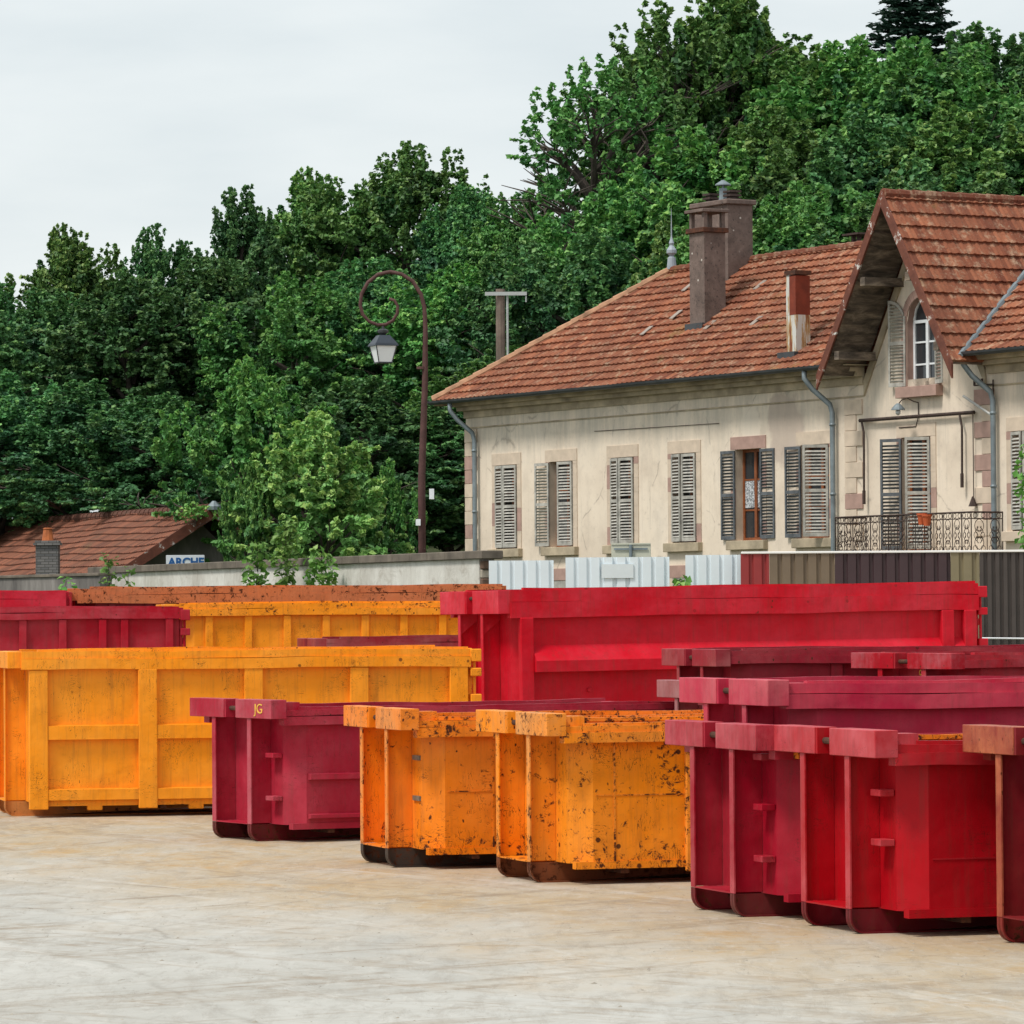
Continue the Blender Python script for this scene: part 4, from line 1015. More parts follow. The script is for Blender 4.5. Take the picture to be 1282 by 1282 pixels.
# pale glass tiles let into the roof
M_GT = m_simple('grey_glass_tile', (.30, .25, .21), .5, .2, 5)
for (px, py) in ((855, 365), (945, 363), (882, 413), (940, 408), (803, 420), (840, 400)):
    d_ = ray(px, py)
    ol = Vector((0, 0, HC)) - O_; o_l = Vector((ol.dot(U), ol.dot(V), ol.z)); d_l = Vector((d_.dot(U), d_.dot(V), d_.z))
    n_ = Vector((0, -pt, 1)); p0 = Vector((0, -EO, EZ + .06)); k = (p0 - o_l).dot(n_) / d_l.dot(n_); q = o_l + d_l * k; m = MB()
    m.prism([(q.x - .09, q.y, q.z + .015), (q.x + .09, q.y, q.z + .015), (q.x + .09, q.y + .3, q.z + .015 + pt * .3), (q.x - .09, q.y + .3, q.z + .015 + pt * .3)], (0, 0, .02))
    m.build('glass_tile', M_GT, BLD)

# ------------------------------------------------------------------ walls and fences
M_COPE = m_simple('mossy_coping', (.15, .125, .10), .95, .4, 2)
t = NT('stained_white_wall'); n1 = t.noise(1, 7, .7, t.mapping((1.4, 1.4, .5))); n2 = t.noise(2.2, 7, .7, None, 1.2)
c = t.ramp(n1, [(.3, (.46, .43, .38)), (.6, (.68, .66, .61)), (.75, (.72, .70, .66))]); c = t.mix(t.ramp(n2, [(.52, 0.0), (.7, .5)]), c, (.28, .23, .18))
t.base(c); t.rough(.95); t.bump(n2, .5, .04); M_WALLW = t.mat
t = NT('old_grey_wall'); n1 = t.noise(1, 7, .7, t.mapping((1.2, 1.2, .35)))
t.base(t.ramp(n1, [(.35, (.10, .09, .085)), (.6, (.22, .20, .185)), (.75, (.34, .32, .30))])); t.rough(.95); t.bump(n1, .5, .03); M_WALLG = t.mat
wA = at(627, 694, 95.5); wB = at(130, 709, 119.5); wB.z = 0; zc = (at(627, 692, 95.5).z + at(130, 708, 119.5).z) / 2
wA.z = 0; wd = (wB - wA); wl = wd.length; wdir = wd.normalized(); wang = math.atan2(wdir.y, wdir.x)
W1 = thing('boundary_wall', 'pale rendered wall with dark weathered coping running left from the station building', 'wall', wA, wang)
m = MB(); m.box(.35, wl, 0, .35, 1.2, zc - .18); m.build('wall', M_WALLW, W1)
m = MB()
k = 0; x = 0.05
while x < wl:
    x2 = min(x + 1.0, wl + .1); m.box(x, x2 - .012, -.08, .43, zc - .178, zc, c=.015); x = x2
m.build('coping', M_COPE, W1)
m = MB(); rnd = random.Random(4)
for j in range(14):
    z = 1.2 + j * .19
    if z + .19 > zc - .18: break
    e = rnd.uniform(0, .3); m.box(e, .348, .01, .34, z, z + .18, m=0 if rnd.random() < .65 else 1, c=.02)
m.build('broken_end', [m_simple('rubble_pale', (.42, .37, .30), .95, .2, 3), m_simple('rubble_brown', (.14, .085, .06), .95, .3, 3)], W1)
gA = at(140, 722, 116.5); gB = at(-90, 722, 126); gzc = at(60, 719, 119).z; dl_ = gB - gA; dl_.z = 0
W2 = thing('old_wall', 'low grey soot-stained wall under the brown tiled roof at the left', 'wall', (gA.x, gA.y, 0), math.atan2(dl_.y, dl_.x))
m = MB(); m.box(0, dl_.length, 0, .35, 1.2, gzc - .08); m.build('wall', M_WALLG, W2)
m = MB(); m.box(0, dl_.length, -.05, .40, gzc - .078, gzc, c=.01); m.build('coping', M_COPE, W2)
# retaining wall under the hoarding
m = MB(); m.box(-60, 60, 88.45, 88.75, .3, 1.62); o = m.build('retaining_wall', M_WALLG); tag(o, 'low concrete retaining wall below the sheet metal fence', 'wall')

def corr(mb, pf, s0, s1, z0, z1, pitch=.26, d=.045, m=0, duty=.62):
    """trapezoid sheet, 3 mm thick skin made double sided; pf(s, d, z)"""
    prof = []; s_ = s0
    while s_ < s1 - 1e-6:
        for f_, h_ in ((0, 0), (duty, 0), (duty + .08, 1), (.92, 1)):
            q = s_ + f_ * pitch
            if q < s1: prof.append((q, h_ * d))
        s_ += pitch
    prof.append((s1, 0))
    for off in (0, .004):
        for k in range(len(prof) - 1):
            (a_, h0), (b_, h1) = prof[k], prof[k + 1]
            mb.poly([pf(a_, h0 + off, z0), pf(b_, h1 + off, z0), pf(b_, h1 + off, z1), pf(a_, h0 + off, z1)], m)
M_GALV = m_simple('galvanised_sheet', (.68, .76, .80), .45, .06, .8, metal=0, bump=0)
FY = 90.0
specs = [(612, 693, 702, .0, 'short'), (708, 838, 698, .1, 'long'), (858, 928, 695, .15, 'third')]
labs = ['pale grey corrugated metal sheet screen beside the broken wall end', 'widest pale corrugated metal sheet screen in front of the beige building', 'pale corrugated sheet screen next to the red-brown fence sheet']
for (pa, pb, pyt, dy, _), lb in zip(specs, labs):
    a0 = at(pa, pyt, FY + dy); b0 = at(pb, pyt, FY + dy)
    T = thing('sheet_metal_screen', lb, 'fence', (a0.x, FY + dy, 1.6), 0, 'pale sheet metal screens'); ln = b0.x - a0.x; hh = a0.z - 1.6
    m = MB(); corr(m, lambda s_, d_, z: (s_, d_, z), 0, ln, .05, hh); m.build('sheet', M_GALV, T)
    m = MB(); 
    for x in (.1, ln - .1): m.tube([(x, .12, 0), (x, .12, hh - .1)], .03, 6)
    m.box(0, ln, .055, .09, hh * .8, hh * .8 + .06); m.build('post_frame', M_ZINC, T)
    if pa == 708:
        m = MB(); x0_, x1_ = at(753, 700, FY).x - a0.x, at(793, 700, FY).x - a0.x; m.box(x0_, x1_, -.03, -.005, hh - .42, hh - .14); m.build('pale_patch', m_simple('pale_patch_tone', (.62, .68, .70), .7, .03, 5, bump=0), T)  # thin added rectangle standing for a paler area of the sheet
fl = at(927, 692, FY); fr_ = at(1330, 690, FY); zf_ = fl.z
T = thing('sheet_metal_fence', 'tall fence of red, brown and maroon corrugated sheets with white capping rail', 'fence', (fl.x, FY - .3, 1.6), 0)
bnd = [927, 963, 1045, 1190, 1226]; cols = [('red', (.26, .03, .03)), ('olive', (.16, .12, .08)), ('maroon', (.05, .028, .032)), ('khaki', (.20, .17, .10))]
X = lambda px: at(px, 700, FY - .3).x - fl.x
for k, (nm, cc) in enumerate(cols):
    m = MB(); corr(m, lambda s_, d_, z: (s_, d_, z), X(bnd[k]) + .003, X(bnd[k + 1]), .02, zf_ - 1.6 - .03)
    o = m.build('sheet', m_simple(nm + '_coated_sheet', cc, .5, .12, 1.5, bump=0), T); o['label'] = nm + ' corrugated sheet'
m = MB(); m.box(0, X(1330), -.03, .10, zf_ - 1.6 - .028, zf_ - 1.6 + .015, c=.008); m.build('capping_rail', m_simple('white_rail', (.80, .80, .78), .5, .03, 3, bump=0), T)
m = MB()
for k in range(5): m.box(X(930) + k * 1.5, X(930) + k * 1.5 + .08, .12, .2, -.05, zf_ - 1.65)
m.build('post', M_ZINC, T)
sx = X(1226)
m = MB(); corr(m, lambda s_, d_, z: (s_, d_, z), sx + .004, X(1340), -.05, zf_ - 1.6 - .03, pitch=.16, duty=.5)
o = m.build('sheet', m_simple('charcoal_coated_sheet', (.060, .050, .045), .5, .15, 2, bump=0), T); o['label'] = 'charcoal corrugated sheet at the right'
m = MB(); m.tube([(sx, -.07, .55), (X(1340), -.07, .52)], .018, 5); m.build('lower_rail', M_WHITEP, T)
# back of a traffic sign behind the fence
p = at(790, 690, 92.5)
T = thing('road_sign', 'back of a cream rectangular road sign on a grey post, above the metal sheets', 'sign', (p.x, p.y, 1.6), R(-8))
z0_, z1_ = at(790, 712, 92.5).z - 1.6, at(790, 680, 92.5).z - 1.6
wS = .41
m = MB(); m.box(-wS, wS, 0, .02, z0_, z1_, c=.008); m.box(-wS, wS, -.02, 0, z1_ - .03, z1_ - .001); m.build('panel', m_simple('cream_sign_back', (.52, .52, .42), .6, .08, 3, bump=0), T)
m = MB(); m.tube([(0, -.05, 0), (0, -.05, z1_ - .03)], .035, 8); m.build('post', M_ZINC, T)
m = MB(); m.box(-.35, .35, -.03, -.021, z1_ - .14, z1_ - .10); m.build('bracket', M_ZINC, T)

# ------------------------------------------------------------------ left shed with brown roof
ang = R(24); ud = Vector((-math.sin(ang), math.cos(ang), 0)); pd = Vector((-math.cos(ang), -math.sin(ang), 0))   # ud: ridge going away, pd: down-slope plan direction (towards us, left)
r0 = at(268, 637, 126.0); 
SH = thing('tiled_shed', 'long low shed with brown mossy tiled roof and small brick chimney', 'shed', (r0.x, r0.y, 1.6), 0)
zR = r0.z - 1.6
# slope point seen at (178,705)
v_ = at(177, 705, 125.0) ; run = 2.75; fall = run * .63
sv = (pd * run + Vector((0, 0, -fall))).normalized(); slen = math.hypot(run, fall) * 1.25
Ls = 27
low = pd * run * 1.25 + Vector((0, 0, zR - fall * 1.25))
tile_roof('roof', low + ud * Ls, -ud, -sv, Ls, slen, [(Vector((0, 0, 0)) , -ud)], M_TILE2, SH, pitch=.36, seed=30, wob=.03, lip=.05)
m = MB(); a_ = Vector((0, 0, zR)); back = -pd * run * .40 + Vector((0, 0, zR - fall * .40))
m.poly([a_ - Vector((0, 0, .03)), a_ + ud * Ls - Vector((0, 0, .03)), back + ud * Ls, back]); m.build('roof_back', M_TILE2, SH)
m = MB(); m.hexa([a_ - ud * .02 + Vector((0, 0, -.26)), low - ud * .02 + Vector((0, 0, -.22)), low + ud * .03 + Vector((0, 0, -.22)), a_ + ud * .03 + Vector((0, 0, -.26)),
                  a_ - ud * .02 + Vector((0, 0, .08)), low - ud * .02 + Vector((0, 0, .08)), low + ud * .03 + Vector((0, 0, .08)), a_ + ud * .03 + Vector((0, 0, .08))]); m.build('bargeboard', M_BARGE, SH)
m = MB()
m.hexa([a_ - ud * .02 + Vector((0, 0, -.26)), back - ud * .02 + Vector((0, 0, -.22)), back + ud * .03 + Vector((0, 0, -.22)), a_ + ud * .03 + Vector((0, 0, -.26)),
                  a_ - ud * .02 + Vector((0, 0, .08)), back - ud * .02 + Vector((0, 0, .08)), back + ud * .03 + Vector((0, 0, .08)), a_ + ud * .03 + Vector((0, 0, .08))]); m.build('bargeboard', M_BARGE, SH)
m = MB(); m.lathe([(.05, -.12), (.2, -.05), (.2, .05), (.05, .2)], (0, 0, zR + .02), 8); m.build('ridge_end_cap', M_ZINC, SH)
m = MB()
ll = low + pd * -.35; bb = back - pd * -.35
for (p_, q_) in ((ll + ud * 1.2, ll + ud * Ls), (bb + ud * 1.2, bb + ud * Ls)):
    m.poly([(p_.x, p_.y, -.4), (q_.x, q_.y, -.4), (q_.x, q_.y, p_.z - .25), (p_.x, p_.y, p_.z - .25)])
p_, q_ = ll + ud * 1.2, bb + ud * 1.2
m.poly([(p_.x, p_.y, -.4), (q_.x, q_.y, -.4), (q_.x, q_.y, q_.z - .35), (ud.x * 1.2, ud.y * 1.2, zR - .35), (p_.x, p_.y, p_.z - .15)])
m.build('wall', M_WALLG, SH)
rg = [(ud * (Ls * k / 30.) + Vector((0, 0, zR + .03 + .03 * math.sin(Ls * k / 30 * .7)))) for k in range(31)]
ridge(rg[0], rg[-1], SH, M_TILE2, r=.12)
# brick chimney of the shed
t = NT('grey_chimney_brick'); bt = t.n('ShaderNodeTexBrick'); bt.inputs['Scale'].default_value = 1.0; bt.inputs['Color1'].default_value = (.11, .11, .11, 1); bt.inputs['Color2'].default_value = (.20, .19, .18, 1); bt.inputs['Mortar'].default_value = (.06, .055, .05, 1)
bt.inputs['Brick Width'].default_value = .22; bt.inputs['Row Height'].default_value = .075; bt.inputs['Mortar Size'].default_value = .008
t.l(t.mapping((1, 1, 1), rot=(R(90), 0, 0)), bt.inputs[0]); t.base(bt.outputs[0]); t.rough(.9); M_BRK = t.mat
q = at(60, 712, 124.8); cx = Vector((q.x, q.y, 0)) - Vector((r0.x, r0.y, 0)); zc0 = q.z - 1.6; zc1 = at(60, 677, 124.8).z - 1.6; cw = .31
m = MB(); frc = lambda x, y, z: (cx.x + x, cx.y + y, z)
m.box(-cw, cw, -.3, .3, zc0 - .8, zc1 - .13, fr=frc); chs = m.build('chimney', M_BRK, SH)
m = MB(); m.box(-cw - .06, cw + .06, -.36, .36, zc1 - .128, zc1 - .06, fr=frc); m.box(-cw - .02, cw + .02, -.32, .32, zc1 - .059, zc1, fr=frc); m.build('chimney_cap', M_BRK, chs)
m = MB(); m.lathe([(.17, 0), (.12, .3), (.14, .34), (.10, .36)], (cx.x, cx.y, zc1), 10); m.build('pot', m_simple('terracotta_pot', (.45, .13, .04), .8, .3, 5), chs)
# hanging sign
p0 = at(208, 701, 124.5); p1 = at(256, 701, 124.5)
T = thing('name_sign', 'white sign with blue capital letters under the gable of the brown roofed shed', 'sign', ((p0.x + p1.x) / 2, 124.5, p0.z - .06), R(6))
hw_ = (p1.x - p0.x) / 2
M_SGNW = m_simple('white_enamel', (.70, .74, .78), .4, .05, 3, bump=0); M_SGNB = m_simple('blue_letter_paint', (.012, .10, .30), .4, .1, 3, bump=0)
m = MB(); m.box(-hw_, hw_, 0, .04, -.19, .19, c=.005); m.build('board', M_SGNW, T)
letters('ARCHE', .31, M_SGNB, T, (0.02, -.006, -.01), (R(90), 0, 0), extr=.004, bold=.012)
m = MB(); m.tube([(-hw_ + .08, .06, -.19), (-hw_ + .08, .06, -2.2)], .03, 6); m.tube([(hw_ - .08, .06, -.19), (hw_ - .08, .06, -2.2)], .03, 6); m.build('post', M_ZINC, T)

# ------------------------------------------------------------------ street lamp
LY = 100.0; s_ = LY / FPX
lb_ = at(528.5, 690, LY); lt = at(532, 400, LY)
T = thing('street_lamp', 'tall curled rusty iron street lamp with square white lantern', 'street lamp', (lb_.x, LY, 1.6), 0)
M_POST = m_simple('rust_brown_post', (.085, .038, .034), .75, .3, 6)
zp = lambda py: at(530, py, LY).z - 1.6; xp = lambda px: at(px, 400, LY).x - lb_.x
m = MB()
pts = [(0, 0, -.1), (0, 0, zp(600)), (xp(531.5), 0, zp(480)), (xp(532.5), 0, zp(410))]
px_pts = [(531.5, 385), (527, 368), (517, 352), (503, 343), (489, 340), (474, 343), (461, 353), (453, 367), (451, 381), (454, 393), (462, 402), (473, 406.5), (483, 406), (492, 401), (497.5, 392), (498, 383), (494, 376), (487, 373.5)]
rad = [.095, .085, .07, .055]
for k, (a_, b_) in enumerate(px_pts): pts.append((xp(a_), 0, zp(b_))); rad.append(.048 - .0008 * k)
m.tube(pts, rad, 10); m.build('post', M_POST, T, smooth=True)
m = MB(); m.tube([(0, 0, zp(462)), (0, 0, zp(459))], .10, 10); m.build('collar', M_POST, T)
lx = xp(479.5)
m = MB(); m.tube([(lx, 0, zp(406)), (lx, 0, zp(414))], .03, 8); m.lathe([(.05, 0), (.12, .05), (.13, .10), (.05, .14)], (lx, 0, zp(419)), 8); m.build('hanger', M_GUT, T)
def sqfr(m, rb, rt_, z0, z1, mm=0):
    a_ = R(20); P_ = lambda r, z: [(lx + r * 1.414 * math.cos(a_ + math.pi / 4 + k * math.pi / 2), r * 1.414 * math.sin(a_ + math.pi / 4 + k * math.pi / 2), z) for k in range(4)]
    m.hexa(P_(rb, z0) + P_(rt_, z1), mm)
m = MB(); sqfr(m, .26, .12, zp(430.5), zp(419.5)); sqfr(m, .275, .265, zp(433), zp(430.6)); m.build('lantern_roof', m_simple('dark_blue_lantern_metal', (.035, .045, .06), .45, .2, 5), T)
t = NT('opal_glass'); t.base((.90, .92, .94)); t.rough(.3); M_OPAL = t.mat
m = MB(); sqfr(m, .155, .235, zp(453), zp(433.1)); m.build('lantern_glass', M_OPAL, T)
m = MB(); sqfr(m, .165, .165, zp(454.5), zp(453.05))
a_ = R(20)
for k in range(4):
    c1, s1_ = math.cos(a_ + math.pi / 4 + k * math.pi / 2), math.sin(a_ + math.pi / 4 + k * math.pi / 2)
    m.tube([(lx + .158 * 1.414 * c1, .158 * 1.414 * s1_, zp(453)), (lx + .238 * 1.414 * c1, .238 * 1.414 * s1_, zp(433))], .013, 5)
m.build('lantern_frame', M_GUT, T)
m = MB(); m.box(xp(536), xp(542), -.05, .05, zp(625), zp(612)); m.box(xp(519), xp(525), -.13, -.1, zp(658), zp(650)); m.build('tag_plate', M_WHITEP, T)

# utility pole behind the hip
PY = 122.0; pb = at(627, 450, PY)
T = thing('utility_pole', 'weathered wooden pole with grey metal cross arm behind the roof hip', 'pole', (pb.x, PY, hill(pb.x, PY)), 0)
hb = hill(pb.x, PY); zq = lambda py: at(627, py, PY).z - hb
m = MB(); m.tube([(0, 0, -.3), (0, 0, zq(362))], [.17, .13], 10); m.build('post', m_simple('old_pole_wood', (.17, .13, .105), .9, .3, 4), T)
M_GAL2 = m_simple('galvanised_arm', (.42, .45, .44), .5, .1, 5)
m = MB(); m.box(-.42, .72, -.19, -.14, zq(370.5), zq(366)); m.build('cross_arm', M_GAL2, T)
m = MB(); m.tube([(.19, -.1, zq(371)), (.19, -.1, zq(450))], .035, 6)
m.tube([(.70, -.16, zq(371)), (.70, -.16, zq(379))], .02, 5); m.build('conduit', M_GAL2, T)

# ------------------------------------------------------------------ vegetation
def m_leaf(name, dark, light, tip):
    t = NT(name); a_ = t.n('ShaderNodeAttribute'); a_.attribute_name = 'tint'
    sep_ = t.n('ShaderNodeSeparateColor'); t.l(a_.outputs['Color'], sep_.inputs[0])
    oi = t.n('ShaderNodeObjectInfo')
    c = t.mix(sep_.outputs[0], dark, light); c = t.mix(t.math('MULTIPLY', sep_.outputs[1], .8), c, tip)
    hs = t.n('ShaderNodeHueSaturation'); t.l(c, hs.inputs['Color'])
    t.l(t.math('ADD', t.math('MULTIPLY', oi.outputs['Random'], .03), .487), hs.inputs['Hue']); t.l(t.math('ADD', t.math('MULTIPLY', oi.outputs['Random'], .5), .75), hs.inputs['Value'])
    t.base(hs.outputs[0]); t.rough(.5); t.b.inputs['Specular IOR Level'].default_value = .35
    tr_ = t.n('ShaderNodeBsdfTranslucent'); t.l(hs.outputs[0], tr_.inputs[0]); mx = t.n('ShaderNodeMixShader'); mx.inputs[0].default_value = .22
    t.l(t.b.outputs[0], mx.inputs[1]); t.l(tr_.outputs[0], mx.inputs[2]); t.l(mx.outputs[0], t.t.nodes['Material Output'].inputs[0])
    return t.mat
LEAF_A = m_leaf('deep_green_leaves', (.024, .088, .038), (.092, .25, .078), (.34, .54, .15))
LEAF_B = m_leaf('fresh_green_leaves', (.026, .100, .032), (.115, .290, .064), (.38, .56, .14))
LEAF_C = m_leaf('spruce_needles', (.012, .035, .022), (.022, .06, .035), (.04, .08, .04))
M_BARK = m_simple('grey_bark', (.075, .06, .05), .95, .35, 4)

def leaves_mesh(name, cl, mat, rng, size=.19, per=70, flat=.8, spray=False):
    """cl: array of clusters (x,y,z,r,tint,tip). Leaf = bent kite of two triangles pairs"""
    cl = np.array(cl); cnt = np.maximum(4, (per * (cl[:, 3] / cl[:, 3].mean()) ** 1.7)).astype(int)
    ci = np.repeat(np.arange(len(cl)), cnt); n = len(ci)
    d = rng.normal(size=(n, 3)); d /= np.linalg.norm(d, axis=1)[:, None]
    cen = cl[:, :3].mean(0)
    outv = cl[ci, :3] - cen; outv /= (np.linalg.norm(outv, axis=1)[:, None] + 1e-6)
    if spray:      # leafy shoots: leaves sit along a short twig that points out and up
        cd_ = (cl[:, :3] - cen); cd_ /= (np.linalg.norm(cd_, axis=1)[:, None] + 1e-6)
        cd_ = cd_ * .8 + rng.normal(size=cd_.shape) * .45 + np.array([0, 0, .55]); cd_ /= np.linalg.norm(cd_, axis=1)[:, None]
        ln = cl[:, 3] * rng.uniform(.8, 2.3, len(cl)); tt = rng.random(n) ** .8
        off = cd_[ci] * ((tt - .35) * ln[ci])[:, None] + d * (cl[ci, 3] * .62 * (1.08 - .75 * tt) * rng.random(n) ** .4)[:, None]
        # every third shoot is a level spray
        lev = (np.arange(len(cl)) % 3 == 0)[ci]; off[lev, 2] *= .35; off[lev, :2] *= 1.3
    else:
        rad = rng.random(n) ** .45
        off = d * rad[:, None] * cl[ci, 3][:, None]; off[:, 2] *= flat
        tt = np.clip(.35 + off[:, 2] / np.maximum(cl[ci, 3] * flat, .05), 0, 1)
    p = cl[ci, :3] + off
    nrm = rng.normal(size=(n, 3)) * .60 + np.array([0, 0, .55]) + outv * .35 + d * .55
    nrm /= np.linalg.norm(nrm, axis=1)[:, None]
    ax = np.cross(nrm, rng.normal(size=(n, 3))); ax /= np.linalg.norm(ax, axis=1)[:, None]
    ay = np.cross(nrm, ax)
    s = size * (.65 + .7 * rng.random(n)); sx_ = (s * .46)[:, None]; sy_ = (s * .62)[:, None]
    v = np.empty((n, 5, 3)); bend = nrm * (s * .12)[:, None]
    v[:, 0] = p - ay * sy_ * .9 - bend; v[:, 1] = p + ax * sx_ - ay * sy_ * .15 + bend; v[:, 2] = p + ay * sy_ * 1.1 - bend; v[:, 3] = p - ax * sx_ - ay * sy_ * .15 + bend; v[:, 4] = p
    idx = np.arange(n)[:, None] * 5
    f = np.concatenate([idx + np.array([[0, 1, 2]]), idx + np.array([[0, 2, 3]])], axis=1).reshape(-1)
    me = bpy.data.meshes.new(name); nf = n * 2
    me.vertices.add(n * 5); me.vertices.foreach_set('co', v.reshape(-1)); me.loops.add(nf * 3); me.loops.foreach_set('vertex_index', f.astype(np.int32))
    me.polygons.add(nf); me.polygons.foreach_set('loop_start', np.arange(nf) * 3); me.polygons.foreach_set('loop_total', np.full(nf, 3))
    ca = me.color_attributes.new('tint', 'FLOAT_COLOR', 'POINT')
    tint = np.clip(cl[ci, 4] + rng.normal(size=n) * .18, 0, 1); tip = np.clip(cl[ci, 5] * (rng.random(n) ** 1.2) * tt ** 1.5 * 1.3, 0, 1)  # yellow-green young tips, which also paint highlights onto the upper and outer leaves
    col = np.ones((n, 5, 4)); col[:, :, 0] = tint[:, None]; col[:, :, 1] = tip[:, None]; col[:, :, 2] = 0
    ca.data.foreach_set('color', col.reshape(-1)); me.materials.append(mat); me.update(); me.validate()
    return me
def tree_meshes(seed, h=12, rad=4.2, base=.12, ncl=300, per=70, mat=LEAF_A, size=.19, cr=(.38, .80), lobes=16, tipw=.4, airy=False, shell=.55):
    rng = np.random.default_rng(seed); rnd = random.Random(seed)
    # crown made from several boughs (lobes) each an uneven ellipsoid
    lb = []
    for k in range(lobes):
        f = (k + .5) / lobes; z = h * (base + .16 + (1 - base - .24) * f); env = math.sin(math.pi * min(1, max(0.08, (f * .80 + .16)))) ** .6
        a_ = k * 2.4 + rnd.uniform(-.4, .4); rr_ = rad * env * rnd.uniform(.25, .92) if f < .92 else rad * .12
        lb.append((rr_ * math.cos(a_), rr_ * math.sin(a_), z, rad * env * rnd.uniform(.18, .46) + .35, rnd.uniform(.2, .75)))
    cl = []
    while len(cl) < ncl:
        l = lb[rnd.randrange(len(lb))]; d = rng.normal(size=3); d /= np.linalg.norm(d)
        rr_ = l[3] * (shell + (1 - shell) * rng.random()); p = np.array(l[:3]) + d * rr_ * np.array([1, 1, .78])
        if p[2] < h * base * .5: continue
        if d[2] < -.55 and rng.random() < .6: continue
        q = math.hypot(p[0], p[1])
        cl.append((p[0], p[1], p[2], rnd.uniform(*cr) * (rad / 4.2) ** .5, np.clip(l[4] + rnd.uniform(-.25, .25), 0, 1), tipw if rnd.random() < .6 else 0))
    # leader shoots breaking the outline
    for k in range(int(ncl * .12)):
        l = lb[rnd.randrange(len(lb) // 2, len(lb))]; a_ = rnd.uniform(0, 6.28); q = rnd.uniform(0, .7)
        x, y = l[0] + l[3] * q * math.cos(a_), l[1] + l[3] * q * math.sin(a_); z = l[2] + l[3] * .78 * math.sqrt(1 - q * q)
        for j in range(4): cl.append((x + rnd.uniform(-.12, .12), y + rnd.uniform(-.12, .12), z + .15 + .30 * j, .30 - .05 * j, .7, tipw))
    crown = leaves_mesh('crown', cl, mat, rng, size, per, spray=True)
    m = MB(); zt_ = h * .8
    tr_ = [(0, 0, -.8), (.1, 0, h * .15), (-.1, .1, h * .35), (.15, -.05, h * .6), (0, 0, h * .88)]
    m.tube(tr_, [rad * .07, rad * .055, rad * .045, rad * .03, .03], 8)
    for l in lb:
        z0_ = max(h * .12, l[2] - l[3] * .9 - .6); mid = Vector((l[0] * .5, l[1] * .5, (z0_ + l[2]) / 2 + .2))
        m.tube([(0, 0, z0_), mid, (l[0], l[1], l[2])], [rad * .028, rad * .02, .03], 6)
        for j in range(9 if airy else 5):
            a_ = rnd.uniform(0, 6.28); e = rnd.uniform(-.1, 1.0); rr_ = l[3] * rnd.uniform(.7, 1)
            e_ = Vector((l[0] + rr_ * math.cos(a_) * math.cos(e), l[1] + rr_ * math.sin(a_) * math.cos(e), l[2] + rr_ * .75 * math.sin(e)))
            m.tube([mid.lerp(Vector(l[:3]), rnd.random()), (Vector(l[:3]) + e_) / 2 + Vector((0, 0, -.1)), e_], [.045, .03, .012], 4)
    me = bpy.data.meshes.new('trunk'); me.from_pydata(m.v, [], m.f); me.materials.append(M_BARK)
    return crown, me, h
LEAF_F = m_leaf('young_maple_leaves', (.085, .24, .07), (.23, .50, .13), (.52, .70, .20))
VAR = [tree_meshes(11, ncl=720, per=62, mat=LEAF_A, size=.155, tipw=.6, lobes=26, cr=(.28, .75), shell=.45), tree_meshes(12, rad=4.4, ncl=760, per=62, mat=LEAF_B, size=.155, tipw=.55, lobes=28, cr=(.28, .75), shell=.45),
       tree_meshes(13, rad=3.5, ncl=620, per=60, mat=LEAF_A, size=.145, tipw=.45, lobes=22, cr=(.25, .65), shell=.4),
       tree_meshes(14, rad=4.2, ncl=760, per=60, mat=LEAF_B, size=.16, lobes=32, cr=(.25, .65), tipw=.85, shell=.4),
       tree_meshes(15, h=14, rad=4.4, ncl=330, per=26, mat=LEAF_B, size=.155, airy=True, lobes=30, cr=(.18, .42), base=.18, tipw=.4, shell=.15),
       tree_meshes(16, h=5.5, rad=2.7, ncl=460, per=56, mat=LEAF_F, size=.145, lobes=14, cr=(.24, .44), base=.02, tipw=1.5, shell=.6),
       tree_meshes(17, h=5.5, rad=2.6, ncl=520, per=50, mat=LEAF_B, size=.13, lobes=20, cr=(.16, .36), base=.02, tipw=.8, shell=.5)]
def place_tree(label, px, pytop, Y, var, wscale=1.0, rz=0, cat='tree', group='trees on the wooded slope', name='broadleaf_tree'):
    crown, trunk, h = VAR[var]; p = at(px, pytop, Y); b = hill(p.x, Y) - .1
    sc = (p.z - b) / (h * 1.03)
    T = thing(name, label, cat, (p.x, Y, b), rz, group)
    for nm, me in (('crown', crown), ('trunk', trunk)):
        o = bpy.data.objects.new(nm, me); link(o, T); o.scale = (wscale * min(max(sc, .85), 1.3), wscale * min(max(sc, .85), 1.3), sc)
    return T
